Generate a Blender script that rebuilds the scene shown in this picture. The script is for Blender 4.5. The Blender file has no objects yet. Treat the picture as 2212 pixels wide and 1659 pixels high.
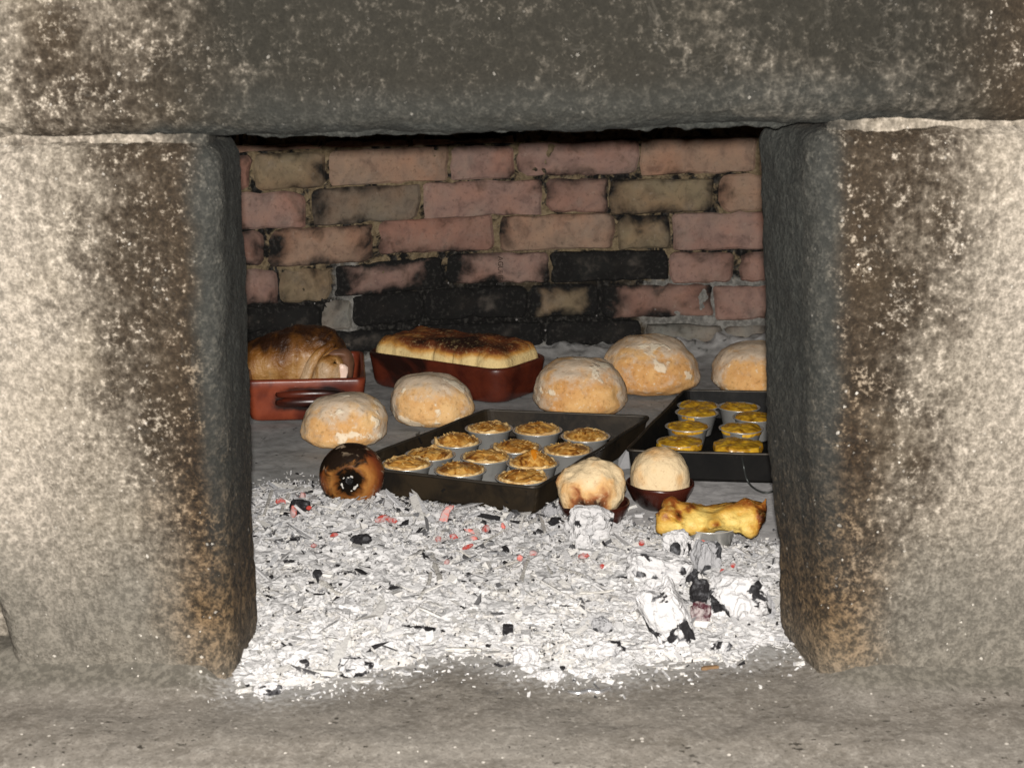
import bpy, bmesh, math, random
import numpy as np
from mathutils import Vector, Matrix

random.seed(7)
RNG = np.random.default_rng(11)
SC = bpy.context.scene
COL = SC.collection
R = math.radians

# ---------------------------------------------------------------- camera, light, exposure
CAM_H, FPX, PITCH = 0.635, 3500.0, R(12.95)       # metres, focal length in pixels of a 2212 px wide frame
cam = bpy.data.cameras.new('camera')
cam.sensor_width = 36.0
cam.lens = 36.0 * FPX / 2212.0
cam.clip_start, cam.clip_end = 0.02, 60.0
cam.dof.use_dof = True
cam.dof.focus_distance = 2.25
cam.dof.aperture_fstop = 14.0
cam_o = bpy.data.objects.new('camera', cam)
cam_o.location = (0, 0, CAM_H)
cam_o.rotation_euler = (R(90) - PITCH, 0, 0)
COL.objects.link(cam_o)
SC.camera = cam_o

world = bpy.data.worlds.new('World')
SC.world = world
world.use_nodes = True
world.node_tree.nodes['Background'].inputs[0].default_value = (0.75, 0.85, 1.0, 1)
world.node_tree.nodes['Background'].inputs[1].default_value = 0.010

fl = bpy.data.lights.new('camera_flash', 'POINT')  # the flash just above the lens
fl.energy = 280.0
fl.color = (1.0, 0.965, 0.92)
fl.shadow_soft_size = 0.012
fl_o = bpy.data.objects.new('camera_flash', fl)
fl_o.location = (0.0, 0.0, CAM_H + 0.030)
COL.objects.link(fl_o)

vs = SC.view_settings
vs.view_transform = 'Standard'
vs.look = 'None'
vs.exposure = 0.0
vs.gamma = 1.0
vs.use_curve_mapping = False
SC.cycles.use_denoising = True
SC.cycles.max_bounces = 4
SC.cycles.diffuse_bounces = 3
SC.cycles.use_adaptive_sampling = True
SC.cycles.adaptive_threshold = 0.015
SC.cycles.sample_clamp_indirect = 4.0

# ---------------------------------------------------------------- helpers: picture point -> point in the place
def ray(u, v):
    x = (u - 1106.0) / FPX
    y = -(v - 829.5) / FPX
    return np.array([x, math.cos(PITCH) + y * math.sin(PITCH), -math.sin(PITCH) + y * math.cos(PITCH)])

def onz(u, v, z=0.0):
    d = ray(u, v)
    return np.array([0, 0, CAM_H]) + d * ((z - CAM_H) / d[2])

def ony(u, v, Y):
    d = ray(u, v)
    return np.array([0, 0, CAM_H]) + d * (Y / d[1])

def depth_of(p):
    return p[1] * math.cos(PITCH) + (CAM_H - p[2]) * math.sin(PITCH)

# ---------------------------------------------------------------- helpers: noise
_perm = np.random.default_rng(3).permutation(256)
_perm = np.concatenate([_perm, _perm, _perm])
_g = np.random.default_rng(5).normal(size=(256, 3))
_g /= np.linalg.norm(_g, axis=1)[:, None]

def pn(P, scale=1.0, off=0.0):
    P = np.asarray(P, float) * scale + off + 100.0
    i = np.floor(P).astype(int)
    f = P - i
    w = f * f * f * (f * (f * 6 - 15) + 10)
    i &= 255
    out = 0
    for dx in (0, 1):
        wx = w[:, 0] if dx else 1 - w[:, 0]
        for dy in (0, 1):
            wy = w[:, 1] if dy else 1 - w[:, 1]
            for dz in (0, 1):
                wz = w[:, 2] if dz else 1 - w[:, 2]
                h = _perm[_perm[_perm[(i[:, 0] + dx) & 255] + ((i[:, 1] + dy) & 255)] + ((i[:, 2] + dz) & 255)]
                g = _g[h & 255]
                out = out + wx * wy * wz * (g[:, 0] * (f[:, 0] - dx) + g[:, 1] * (f[:, 1] - dy) + g[:, 2] * (f[:, 2] - dz))
    return out * 1.5

def fbm(P, scale=1.0, off=0.0, oct=4, gain=0.5):
    a, s, o = 1.0, 0.0, 0.0
    for k in range(oct):
        o = o + a * pn(P, scale * 2.03 ** k, off + 17.3 * k)
        s += a
        a *= gain
    return o / s * 1.35

def sst(a, b, x):
    t = np.clip((np.asarray(x, float) - a) / (b - a), 0, 1)
    return t * t * (3 - 2 * t)

# ---------------------------------------------------------------- helpers: objects
def tag(o, label=None, cat=None, group=None, kind=None):
    if label: o['label'] = label
    if cat: o['category'] = cat
    if group: o['group'] = group
    if kind: o['kind'] = kind
    return o

def empty(name, loc=(0, 0, 0), rz=0.0):
    o = bpy.data.objects.new(name, None)
    o.empty_display_size = 0.02
    o.location = loc
    o.rotation_euler = (0, 0, rz)
    COL.objects.link(o)
    return o

def mesh(name, V, F, mat, parent=None, smooth=True, loc=None, rot=None, attrs=None):
    me = bpy.data.meshes.new(name)
    V = np.asarray(V, float)
    me.from_pydata(V.tolist(), [], F if isinstance(F, list) else np.asarray(F).tolist())
    if smooth:
        me.polygons.foreach_set('use_smooth', np.ones(len(me.polygons), bool))
    if attrs:
        for k, a in attrs.items():
            a = np.asarray(a, np.float32)
            if a.ndim == 1:
                at = me.attributes.new(k, 'FLOAT', 'POINT')
                at.data.foreach_set('value', a)
            else:
                at = me.attributes.new(k, 'FLOAT_COLOR', 'POINT')
                at.data.foreach_set('color', np.c_[a, np.ones(len(a))].astype(np.float32).ravel())
    if mat: me.materials.append(mat)
    me.update()
    o = bpy.data.objects.new(name, me)
    COL.objects.link(o)
    if parent: o.parent = parent
    if loc is not None: o.location = loc
    if rot is not None: o.rotation_euler = rot
    return o

def normals(V, F):
    V = np.asarray(V, float)
    n = np.zeros_like(V)
    F = np.asarray(F)
    a, b, c = V[F[:, 0]], V[F[:, 1]], V[F[:, 2]]
    fn = np.cross(b - a, c - a)
    if F.shape[1] == 4:
        fn = fn + np.cross(c - a, V[F[:, 3]] - a)
    for k in range(F.shape[1]):
        np.add.at(n, F[:, k], fn)
    return n / (np.linalg.norm(n, axis=1)[:, None] + 1e-12)

def grid_faces(nu, nv, wrap_u=False):
    f = []
    for j in range(nv - 1):
        for i in range(nu if wrap_u else nu - 1):
            a = j * nu + i
            b = j * nu + (i + 1) % nu
            f.append((a, b, b + nu, a + nu))
    return f

def rbox(sx, sy, sz, r, res):
    """a box centred on the origin with rounded edges, gridded at res"""
    S = np.array([sx, sy, sz]) / 2
    pts, faces, n0 = [], [], 0
    for ax in range(3):
        u, v = (ax + 1) % 3, (ax + 2) % 3
        nu = max(2, int(round(2 * S[u] / res)) + 1)
        nv = max(2, int(round(2 * S[v] / res)) + 1)
        gu, gv = np.meshgrid(np.linspace(-S[u], S[u], nu), np.linspace(-S[v], S[v], nv))
        for sg in (-1, 1):
            p = np.zeros((nu * nv, 3))
            p[:, ax] = sg * S[ax]
            p[:, u] = gu.ravel()
            p[:, v] = gv.ravel()
            pts.append(p)
            f = np.array(grid_faces(nu, nv)) + n0
            faces.append(f if sg > 0 else f[:, ::-1])
            n0 += nu * nv
    P = np.concatenate(pts)
    Fq = np.concatenate(faces)
    key = np.round(P / 1e-6).astype(np.int64)
    _, idx, inv = np.unique(key, axis=0, return_index=True, return_inverse=True)
    inv = inv.ravel()
    P = P[idx]
    Fq = inv[Fq]
    C = np.clip(P, -(S - r), S - r)
    D = P - C
    L = np.linalg.norm(D, axis=1)[:, None]
    P = np.where(L > 1e-9, C + D / (L + 1e-12) * r, P)
    return P, Fq

def ico(sub):
    bm = bmesh.new()
    bmesh.ops.create_icosphere(bm, subdivisions=sub, radius=1.0)
    V = np.array([v.co[:] for v in bm.verts])
    F = np.array([[v.index for v in f.verts] for f in bm.faces])
    bm.free()
    return V, F
ICO = {k: ico(k) for k in (1, 2, 3, 4, 5, 6)}

def lathe(prof, n=40):
    """prof: list of (r, z) from bottom to top; returns verts and quads"""
    V = []
    for r, z in prof:
        for i in range(n):
            a = 2 * math.pi * i / n
            V.append((r * math.cos(a), r * math.sin(a), z))
    return np.array(V), np.array(grid_faces(n, len(prof), True))

def rrect(ax, ay, r, n=6):
    """rounded rectangle loop, half sizes ax, ay"""
    out = []
    r = min(r, ax * .99, ay * .99)
    for k, (sx, sy) in enumerate(((1, 1), (-1, 1), (-1, -1), (1, -1))):
        for i in range(n):
            a = math.pi / 2 * (k + i / (n - 1.0))
            out.append((sx * (ax - r) + r * math.cos(a), sy * (ay - r) + r * math.sin(a)))
    return np.array(out)

def densify(loop, step):
    out = []
    for i in range(len(loop)):
        a, b = loop[i], loop[(i + 1) % len(loop)]
        k = max(1, int(np.linalg.norm(b - a) / step))
        for j in range(k):
            out.append(a + (b - a) * j / k)
    return np.array(out)

def loft(loops, cap_last=True, cap_first=False):
    n = len(loops[0])
    V = np.concatenate(loops)
    F = [tuple(f) for f in grid_faces(n, len(loops), True)]
    if cap_last:
        F.append(tuple(range(n * (len(loops) - 1), n * len(loops))))
    if cap_first:
        F.append(tuple(range(n))[::-1])
    return V, F

def tube(path, rad, n=8):
    P = np.array(path, float)
    V = []
    a = None
    for i in range(len(P)):
        t = P[min(i + 1, len(P) - 1)] - P[max(i - 1, 0)]
        t /= np.linalg.norm(t) + 1e-12
        if a is None:
            a = np.cross(t, np.array([0, 0, 1.0]) if abs(t[2]) < .9 else np.array([1.0, 0, 0]))
        a = a - t * (a @ t)
        a /= np.linalg.norm(a) + 1e-12
        b = np.cross(t, a)
        r = rad[i] if hasattr(rad, '__len__') else rad
        for k in range(n):
            q = 2 * math.pi * k / n
            V.append(P[i] + r * (math.cos(q) * a + math.sin(q) * b))
    F = [tuple(f) for f in grid_faces(n, len(P), True)]
    F.append(tuple(range(n))[::-1]); F.append(tuple(range(n * (len(P) - 1), n * len(P))))
    return np.array(V), F

def catmull(P, k=6):
    P = [np.array(p, float) for p in P]
    P = [2 * P[0] - P[1]] + P + [2 * P[-1] - P[-2]]
    out = []
    for i in range(1, len(P) - 2):
        for j in range(k):
            t = j / k
            out.append(.5 * ((2 * P[i]) + (P[i + 1] - P[i - 1]) * t + (2 * P[i - 1] - 5 * P[i] + 4 * P[i + 1] - P[i + 2]) * t * t
                             + (-P[i - 1] + 3 * P[i] - 3 * P[i + 1] + P[i + 2]) * t ** 3))
    out.append(P[-2])
    return out

def metas(elems, res=0.0035):
    """melt ellipsoids (x, y, z, rx, ry, rz) into one continuous surface"""
    mb = bpy.data.metaballs.new('melt')
    mb.resolution = res; mb.render_resolution = res; mb.threshold = 0.6
    o = bpy.data.objects.new('melt', mb)
    COL.objects.link(o)
    for x, y, z, rx, ry, rz in elems:
        e = mb.elements.new(type='ELLIPSOID')
        m = max(rx, ry, rz)
        e.co = (x, y, z)
        e.radius = m / 0.575
        e.size_x, e.size_y, e.size_z = rx / m, ry / m, rz / m
        e.size_x *= 1; e.stiffness = 2.0
    bpy.context.view_layer.update()
    dg = bpy.context.evaluated_depsgraph_get()
    me = bpy.data.meshes.new_from_object(o.evaluated_get(dg))
    V = np.array([v.co[:] for v in me.vertices])
    F = []
    for p in me.polygons:
        v = list(p.vertices)
        F.append((v[0], v[1], v[2]))
        if len(v) == 4: F.append((v[0], v[2], v[3]))
    bpy.data.objects.remove(o); bpy.data.metaballs.remove(mb); bpy.data.meshes.remove(me)
    return V, np.array(F)

def relax(V, F, it=2):
    V = V.copy()
    E = np.concatenate([F[:, [0, 1]], F[:, [1, 2]], F[:, [2, 0]]])
    for _ in range(it):
        s = np.zeros_like(V); c = np.zeros(len(V))
        np.add.at(s, E[:, 0], V[E[:, 1]]); np.add.at(c, E[:, 0], 1)
        np.add.at(s, E[:, 1], V[E[:, 0]]); np.add.at(c, E[:, 1], 1)
        V = .5 * V + .5 * s / np.maximum(c, 1)[:, None]
    return V

# ---------------------------------------------------------------- helpers: materials
class NT:
    def __init__(s, name, rough=0.8, spec=0.3):
        s.m = bpy.data.materials.new(name)
        s.m.use_nodes = True
        s.t = s.m.node_tree
        s.b = s.t.nodes['Principled BSDF']
        s.b.inputs['Roughness'].default_value = rough
        s.b.inputs['Specular IOR Level'].default_value = spec
        s.tc = s.t.nodes.new('ShaderNodeTexCoord')
        s.obj = s.tc.outputs['Object']
        s.geo = s.t.nodes.new('ShaderNodeNewGeometry')
        s.pos = s.geo.outputs['Position']
        s.oi = s.t.nodes.new('ShaderNodeObjectInfo')
    def n(s, kind, **kw):
        x = s.t.nodes.new(kind)
        for k, v in kw.items(): setattr(x, k, v)
        return x
    def put(s, sock, v):
        if isinstance(v, bpy.types.NodeSocket): s.t.links.new(v, sock)
        elif isinstance(v, tuple) and len(v) == 3 and sock.type == 'RGBA': sock.default_value = (*v, 1)
        else: sock.default_value = v
    def local(s):
        """object coordinates shifted by a random amount for each object"""
        a = s.n('ShaderNodeVectorMath', operation='ADD')
        c = s.n('ShaderNodeCombineXYZ')
        mlt = s.math('MULTIPLY', s.oi.outputs['Random'], 37.0)
        for i in range(3): s.put(c.inputs[i], mlt)
        s.put(a.inputs[0], s.obj); s.put(a.inputs[1], c.outputs[0])
        return a.outputs[0]
    def scale(s, vec, v3):
        a = s.n('ShaderNodeVectorMath', operation='MULTIPLY')
        s.put(a.inputs[0], vec); a.inputs[1].default_value = v3
        return a.outputs[0]
    def noise(s, vec, scale, detail=4, rough=0.55, dist=0.0, ridged=False):
        x = s.n('ShaderNodeTexNoise')
        s.put(x.inputs['Vector'], vec)
        x.inputs['Scale'].default_value = scale; x.inputs['Detail'].default_value = detail
        x.inputs['Roughness'].default_value = rough; x.inputs['Distortion'].default_value = dist
        return x.outputs[0]
    def vor(s, vec, scale, feature='F1', rnd=1.0):
        x = s.n('ShaderNodeTexVoronoi', feature=feature)
        s.put(x.inputs['Vector'], vec)
        x.inputs['Scale'].default_value = scale
        x.inputs['Randomness'].default_value = rnd
        return x
    def ramp(s, fac, stops, interp='LINEAR'):
        x = s.n('ShaderNodeValToRGB')
        x.color_ramp.interpolation = interp
        e = x.color_ramp.elements
        while len(e) < len(stops): e.new(0.5)
        for i, (p, c) in enumerate(stops):
            e[i].position = p
            e[i].color = (*c, 1) if isinstance(c, tuple) else (c, c, c, 1)
        s.put(x.inputs[0], fac)
        return x.outputs[0]
    def mix(s, fac, a, b, mode='MIX'):
        x = s.n('ShaderNodeMix', data_type='RGBA', blend_type=mode)
        x.clamp_factor = True
        s.put(x.inputs[0], fac); s.put(x.inputs[6], a); s.put(x.inputs[7], b)
        return x.outputs[2]
    def math(s, op, a, b=None, clamp=False):
        x = s.n('ShaderNodeMath', operation=op)
        x.use_clamp = clamp
        s.put(x.inputs[0], a)
        if b is not None: s.put(x.inputs[1], b)
        return x.outputs[0]
    def step(s, x, lo, hi):
        m = s.n('ShaderNodeMapRange', interpolation_type='SMOOTHSTEP')
        s.put(m.inputs[0], x); m.inputs[1].default_value = lo; m.inputs[2].default_value = hi
        return m.outputs[0]
    def attr(s, name):
        a = s.n('ShaderNodeAttribute'); a.attribute_name = name
        return a.outputs['Fac'], a.outputs['Color']
    def sep(s, vec):
        x = s.n('ShaderNodeSeparateXYZ'); s.put(x.inputs[0], vec); return x.outputs
    def bump(s, h, strength=0.5, dist=0.002, normal=None):
        x = s.n('ShaderNodeBump')
        x.inputs['Strength'].default_value = strength; x.inputs['Distance'].default_value = dist
        s.put(x.inputs['Height'], h)
        if normal is not None: s.put(x.inputs['Normal'], normal)
        return x.outputs[0]
    def done(s, col=None, rough=None, normal=None, metal=None, **kw):
        if col is not None: s.put(s.b.inputs['Base Color'], col)
        if rough is not None: s.put(s.b.inputs['Roughness'], rough)
        if normal is not None: s.put(s.b.inputs['Normal'], normal)
        if metal is not None: s.put(s.b.inputs['Metallic'], metal)
        for k, v in kw.items(): s.put(s.b.inputs[k.replace('_', ' ')], v)
        return s.m

# --- sooted granite of the oven mouth; soot, brown, jamb and pale are stains laid on the mesh
def stone_material(name, grain=1.0):
    t = NT(name, 0.85, 0.25)
    p = t.pos
    soot, _ = t.attr('soot'); brown, _ = t.attr('brown'); jamb, _ = t.attr('jamb'); pale, _ = t.attr('pale')
    gf = t.noise(p, 330, 2, 0.65)
    gm = t.noise(p, 125, 3, 0.6)
    gb = t.noise(p, 26, 3, 0.6)
    big = t.noise(p, 8, 2, 0.6)
    mixg = t.math('ADD', t.math('MULTIPLY', gf, .5), t.math('MULTIPLY', gm, .5))
    base = t.ramp(mixg, [(0.36, (0.088, 0.073, 0.055)), (0.47, (0.160, 0.137, 0.107)), (0.56, (0.235, 0.203, 0.162)), (0.68, (0.43, 0.375, 0.308))])
    base = t.mix(t.step(big, 0.45, 0.70), base, t.mix(.35, base, (0.30, 0.25, 0.18)))
    base = t.mix(t.math('MULTIPLY', pale, .8), base, t.mix(t.step(mixg, .38, .66), (0.190, 0.167, 0.137), (0.415, 0.362, 0.302)))
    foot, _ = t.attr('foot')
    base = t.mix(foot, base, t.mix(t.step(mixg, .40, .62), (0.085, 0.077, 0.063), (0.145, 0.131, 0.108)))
    bc = t.mix(t.step(mixg, .40, .62), (0.030, 0.020, 0.010), (0.165, 0.105, 0.052))
    base = t.mix(brown, base, bc)
    # soot is a film over the stone: the grain stays, the bright grains poke through
    sm = t.math('ADD', soot, t.math('MULTIPLY', t.math('SUBTRACT', gb, 0.5), 0.5))
    sm = t.math('ADD', sm, t.math('MULTIPLY', t.math('SUBTRACT', gm, 0.5), -0.7))
    sm = t.step(sm, 0.05, 0.95)
    deep, _ = t.attr('deep')
    grains = t.math('MULTIPLY', t.step(t.math('ADD', mixg, t.math('MULTIPLY', t.math('SUBTRACT', gb, .5), .42)), .54, .70), t.math('SUBTRACT', .85, t.math('MULTIPLY', deep, .74)))
    sm2 = t.math('MULTIPLY', sm, t.math('SUBTRACT', 1.0, grains))
    film = t.mix(deep, (0.155, 0.124, 0.092), (0.080, 0.080, 0.072))
    calm = t.mix(t.math('MULTIPLY', deep, .55), base, (0.205, 0.185, 0.148))
    c = t.mix(sm2, base, t.mix(1.0, calm, film, 'MULTIPLY'))
    wn = t.noise(p, 15, 5, 0.62, .7)
    ridge = t.math('ABSOLUTE', t.math('SUBTRACT', wn, .5))
    wisp = t.math('MULTIPLY', t.math('SUBTRACT', 1.0, t.step(ridge, .0, .022)), t.step(gb, .46, .66))
    c = t.mix(t.math('MULTIPLY', t.math('MULTIPLY', wisp, sm), .22), c, (0.11, 0.098, 0.08))
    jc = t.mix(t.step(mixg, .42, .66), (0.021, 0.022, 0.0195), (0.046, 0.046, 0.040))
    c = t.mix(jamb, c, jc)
    # quartz and mica grains
    for sc, cut, amt in ((190, .78, .9), (95, .93, .85)):
        v = t.vor(p, sc)
        cs = t.sep(v.outputs['Color'])
        rad = t.math('MULTIPLY', t.math('SUBTRACT', cs[0], cut), 1.6 if sc > 100 else 2.2)
        sp = t.math('LESS_THAN', t.math('ADD', v.outputs['Distance'], t.math('MULTIPLY', t.math('SUBTRACT', gf, .42), 1.0)), rad)
        sp = t.math('MULTIPLY', sp, t.math('SUBTRACT', 1.0, t.math('MAXIMUM', t.math('MULTIPLY', jamb, .9), t.math('MULTIPLY', deep, .75))))
        sp = t.math('MULTIPLY', sp, t.step(gb, .44, .58))
        c = t.mix(t.math('MULTIPLY', sp, t.math('ADD', .15, t.math('MULTIPLY', cs[1], amt - .15))), c, (0.60, 0.555, 0.49))
    h = t.math('ADD', t.math('MULTIPLY', gm, 1.0), t.math('MULTIPLY', gf, 0.5))
    nm = t.bump(h, 0.6 * grain, 0.005)
    rough = t.math('SUBTRACT', 0.88, t.math('MULTIPLY', sp, 0.5))
    return t.done(c, rough, nm)

STONE = stone_material('sooted_granite')

def sill_material():
    t = NT('sill_stone', 0.9, 0.2)
    p = t.pos
    g1 = t.noise(p, 48, 6, 0.65, 0.2)
    g2 = t.noise(p, 260, 3, 0.6)
    big = t.noise(p, 7, 4, .6)
    c = t.ramp(g1, [(.3, (.126, .110, .091)), (.5, (.180, .160, .136)), (.72, (.245, .219, .188))])
    c = t.mix(t.math('MULTIPLY', t.step(big, .40, .65), .6), c, (.205, .187, .163))
    g3 = t.noise(p, 150, 4, .65)
    c = t.mix(t.math('MULTIPLY', t.step(g3, .50, .66), .6), c, (.30, .275, .24))
    c = t.mix(t.math('MULTIPLY', t.step(t.noise(p, 420, 2, .6), .56, .68), .55), c, (.075, .066, .055))
    c = t.mix(t.math('MULTIPLY', t.step(g3, .46, .34), .35), c, (.10, .088, .07))
    c = t.mix(t.step(g2, .55, .8), c, (.11, .10, .085))
    fl1 = t.noise(t.scale(p, (0.8, 1.1, 1)), 150, 3, .5, .2)
    region = t.noise(p, 13, 2, .5)
    c = t.mix(t.math('MULTIPLY', t.step(fl1, .63, .68), t.step(region, .44, .62)), c, (.035, .03, .024))
    pla_dim, _ = t.attr('plaster_dim')
    c = t.mix(pla_dim, c, t.mix(t.step(g3, .40, .62), (.085, .077, .063), (.145, .131, .108)))  # pillar-foot plaster tone, painted darker to offset the flash on the fillet
    ash, _ = t.attr('ash')
    am = t.step(t.math('ADD', ash, t.math('MULTIPLY', t.math('SUBTRACT', g3, .5), 1.5)), .25, 1.0)
    c = t.mix(am, c, (.34, .328, .312))
    v = t.vor(p, 120)
    rnd = t.sep(v.outputs['Color'])[0]
    sp = t.math('LESS_THAN', v.outputs['Distance'], t.math('MULTIPLY', t.math('SUBTRACT', rnd, .80), 1.1))
    c = t.mix(t.math('MULTIPLY', sp, .75), c, (.68, .63, .56))
    h = t.math('ADD', g1, t.math('MULTIPLY', g2, .4))
    return t.done(c, .9, t.bump(h, .45, .004))
SILL = sill_material()

def hearth_material():
    t = NT('hearth_cement', 0.9, 0.2)
    p = t.pos
    g = t.noise(p, 45, 6, .65, .5)
    b = t.noise(p, 6, 4, .6)
    s = t.noise(t.scale(p, (1, .35, 1)), 40, 5, .6, 1.0)
    c = t.ramp(g, [(.3, (.20, .198, .19)), (.5, (.30, .298, .29)), (.7, (.41, .405, .395))])
    c = t.mix(t.step(b, .42, .62), c, t.mix(.5, c, (.36, .35, .34)))
    c = t.mix(t.step(s, .60, .72), c, (.07, .07, .066))
    ashy, _ = t.attr('ash')
    am = t.step(t.math('ADD', ashy, t.math('MULTIPLY', t.math('SUBTRACT', g, .5), .7)), .2, .8)
    ashc = t.mix(t.step(g, .35, .7), (.38, .365, .36), (.58, .56, .55))
    c = t.mix(am, c, ashc)
    v = t.vor(p, 75)
    rnd = t.sep(v.outputs['Color'])[1]
    sp = t.math('LESS_THAN', v.outputs['Distance'], t.math('MULTIPLY', t.math('SUBTRACT', rnd, .80), .8))
    c = t.mix(sp, c, (.03, .03, .03))
    return t.done(c, .92, t.bump(g, .4, .003))
HEARTH = hearth_material()

def brick_material():
    t = NT('fired_brick', 0.88, 0.2)
    p = t.local()
    e, _ = t.attr('edge'); end, _ = t.attr('end')
    colr = t.oi.outputs['Color']
    sootA = t.oi.outputs['Alpha']
    n1 = t.noise(p, 30, 5, .6, .4)
    n2 = t.noise(p, 11, 3, .5)
    n3 = t.noise(p, 140, 3, .6)
    c = t.mix(1.0, colr, t.ramp(n2, [(.34, (.92, 1.0, 1.02)), (.5, (1.0, 1.0, 1.0)), (.66, (1.08, .96, .90))]), 'MULTIPLY')
    c = t.mix(1.0, c, t.ramp(n1, [(.30, (.62, .62, .64)), (.48, (1.0, 1.0, 1.0)), (.70, (1.22, 1.18, 1.12))]), 'MULTIPLY')
    c = t.mix(t.math('MULTIPLY', t.step(n3, .52, .78), .5), c, t.mix(.75, c, (.0, .0, .0)))
    pt = t.math('MULTIPLY', t.step(t.noise(p, 100, 2, .5), .68, .73), .35)
    c = t.mix(pt, c, t.mix(.5, c, (.40, .33, .26)))
    c = t.mix(t.math('MULTIPLY', t.step(t.noise(p, 19, 5, .65), .50, .72), .45), c, t.mix(.6, c, (.24, .20, .165)))
    ed = t.math('MAXIMUM', t.math('MULTIPLY', t.math('SUBTRACT', e, .35), 1.1), t.math('MULTIPLY', end, 1.1))
    so = t.math('ADD', t.math('MULTIPLY', ed, t.math('MULTIPLY', sootA, 1.25)), t.math('MULTIPLY', t.math('SUBTRACT', n1, .50), 1.5))
    so = t.math('ADD', so, t.math('MULTIPLY', t.math('SUBTRACT', sootA, .42), .55))
    so = t.math('ADD', so, t.math('MULTIPLY', t.math('SUBTRACT', n2, .5), .9))
    so = t.math('ADD', so, t.math('MULTIPLY', t.math('SUBTRACT', t.noise(t.pos, 9, 4, .6, .5), .5), 2.0))
    px_ = t.sep(t.pos)
    so = t.math('ADD', so, t.math('MULTIPLY', t.math('MULTIPLY', t.math('SUBTRACT', 1.0, t.step(px_[2], .10, .30)), t.math('SUBTRACT', 1.0, t.step(px_[0], .12, .40))), .22))
    sm = t.step(so, .14, 1.0)
    c = t.mix(sm, c, t.mix(t.step(n3, .5, .75), (.008, .0075, .007), (.032, .030, .027)))
    h = t.math('ADD', n1, t.math('MULTIPLY', n3, .5))
    return t.done(c, .88, t.bump(h, .45, .003))
BRICK = brick_material()

def mortar_material():
    t = NT('sooted_mortar', 0.95, 0.15)
    p = t.pos
    n1 = t.noise(p, 28, 5, .65, .8)
    n2 = t.noise(p, 120, 4, .6)
    c = t.ramp(n2, [(.3, (.09, .066, .04)), (.5, (.17, .127, .075)), (.7, (.24, .185, .115))])
    lowm, _ = t.attr('low')
    so = t.math('ADD', n1, t.math('MULTIPLY', t.math('SUBTRACT', t.noise(p, 9, 4, .6, .5), .5), .5))
    so = t.math('ADD', t.step(so, .48, .60), lowm, clamp=True)
    c = t.mix(so, c, t.mix(t.step(n2, .45, .72), (.008, .0075, .007), (.045, .042, .038)))
    ash, _ = t.attr('ash')
    am = t.step(t.math('ADD', ash, t.math('MULTIPLY', t.math('SUBTRACT', t.noise(p, 50, 5, .65), .5), 1.3)), .35, .75)
    c = t.mix(am, c, t.mix(t.step(n2, .35, .7), (.12, .115, .105), (.25, .24, .22)))
    v = t.vor(p, 110); rnd = t.sep(v.outputs['Color'])[0]
    sp = t.math('LESS_THAN', v.outputs['Distance'], t.math('MULTIPLY', t.math('SUBTRACT', rnd, .72), .9))
    sp = t.math('MULTIPLY', sp, lowm)
    c = t.mix(t.math('MULTIPLY', sp, .7), c, (.34, .32, .31))
    return t.done(c, .95, t.bump(t.math('ADD', n1, n2), .6, .004))
MORTAR = mortar_material()

def flat(name, col, rough=.85, spec=.3, **kw):
    t = NT(name, rough, spec)
    return t.done(col, None, None, **kw)
INK = flat('stamped_mark', (.035, .018, .012))
SOOTY = flat('soot_black', (.012, .012, .011), .9)

def clay_material(name, a, b, dark, rough=.22):
    t = NT(name, rough, .5)
    p = t.local()
    n = t.noise(p, 18, 5, .6, .5)
    n2 = t.noise(p, 60, 4, .6)
    n3 = t.noise(p, 9, 3, .55, .6)
    c = t.mix(t.step(n, .38, .66), a, b)
    c = t.mix(t.step(n3, .50, .64), c, dark)
    sc, _ = t.attr('scorch_shade')
    sm = t.step(t.math('ADD', sc, t.math('MULTIPLY', t.math('SUBTRACT', n, .5), 1.2)), .35, .8)
    c = t.mix(sm, c, (.010, .006, .005))
    return t.done(c, t.math('ADD', rough, t.math('MULTIPLY', n2, .25)), t.bump(n2, .15, .002))
CLAY = clay_material('red_glazed_clay', (.235, .050, .021), (.165, .032, .014), (.095, .018, .010))
CLAY_B = clay_material('bowl_glazed_clay', (.055, .012, .007), (.034, .008, .005), (.012, .0045, .0035), .16)
CLAY_D = clay_material('dark_glazed_clay', (.095, .019, .009), (.050, .010, .006), (.016, .006, .0045), .2)

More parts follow.
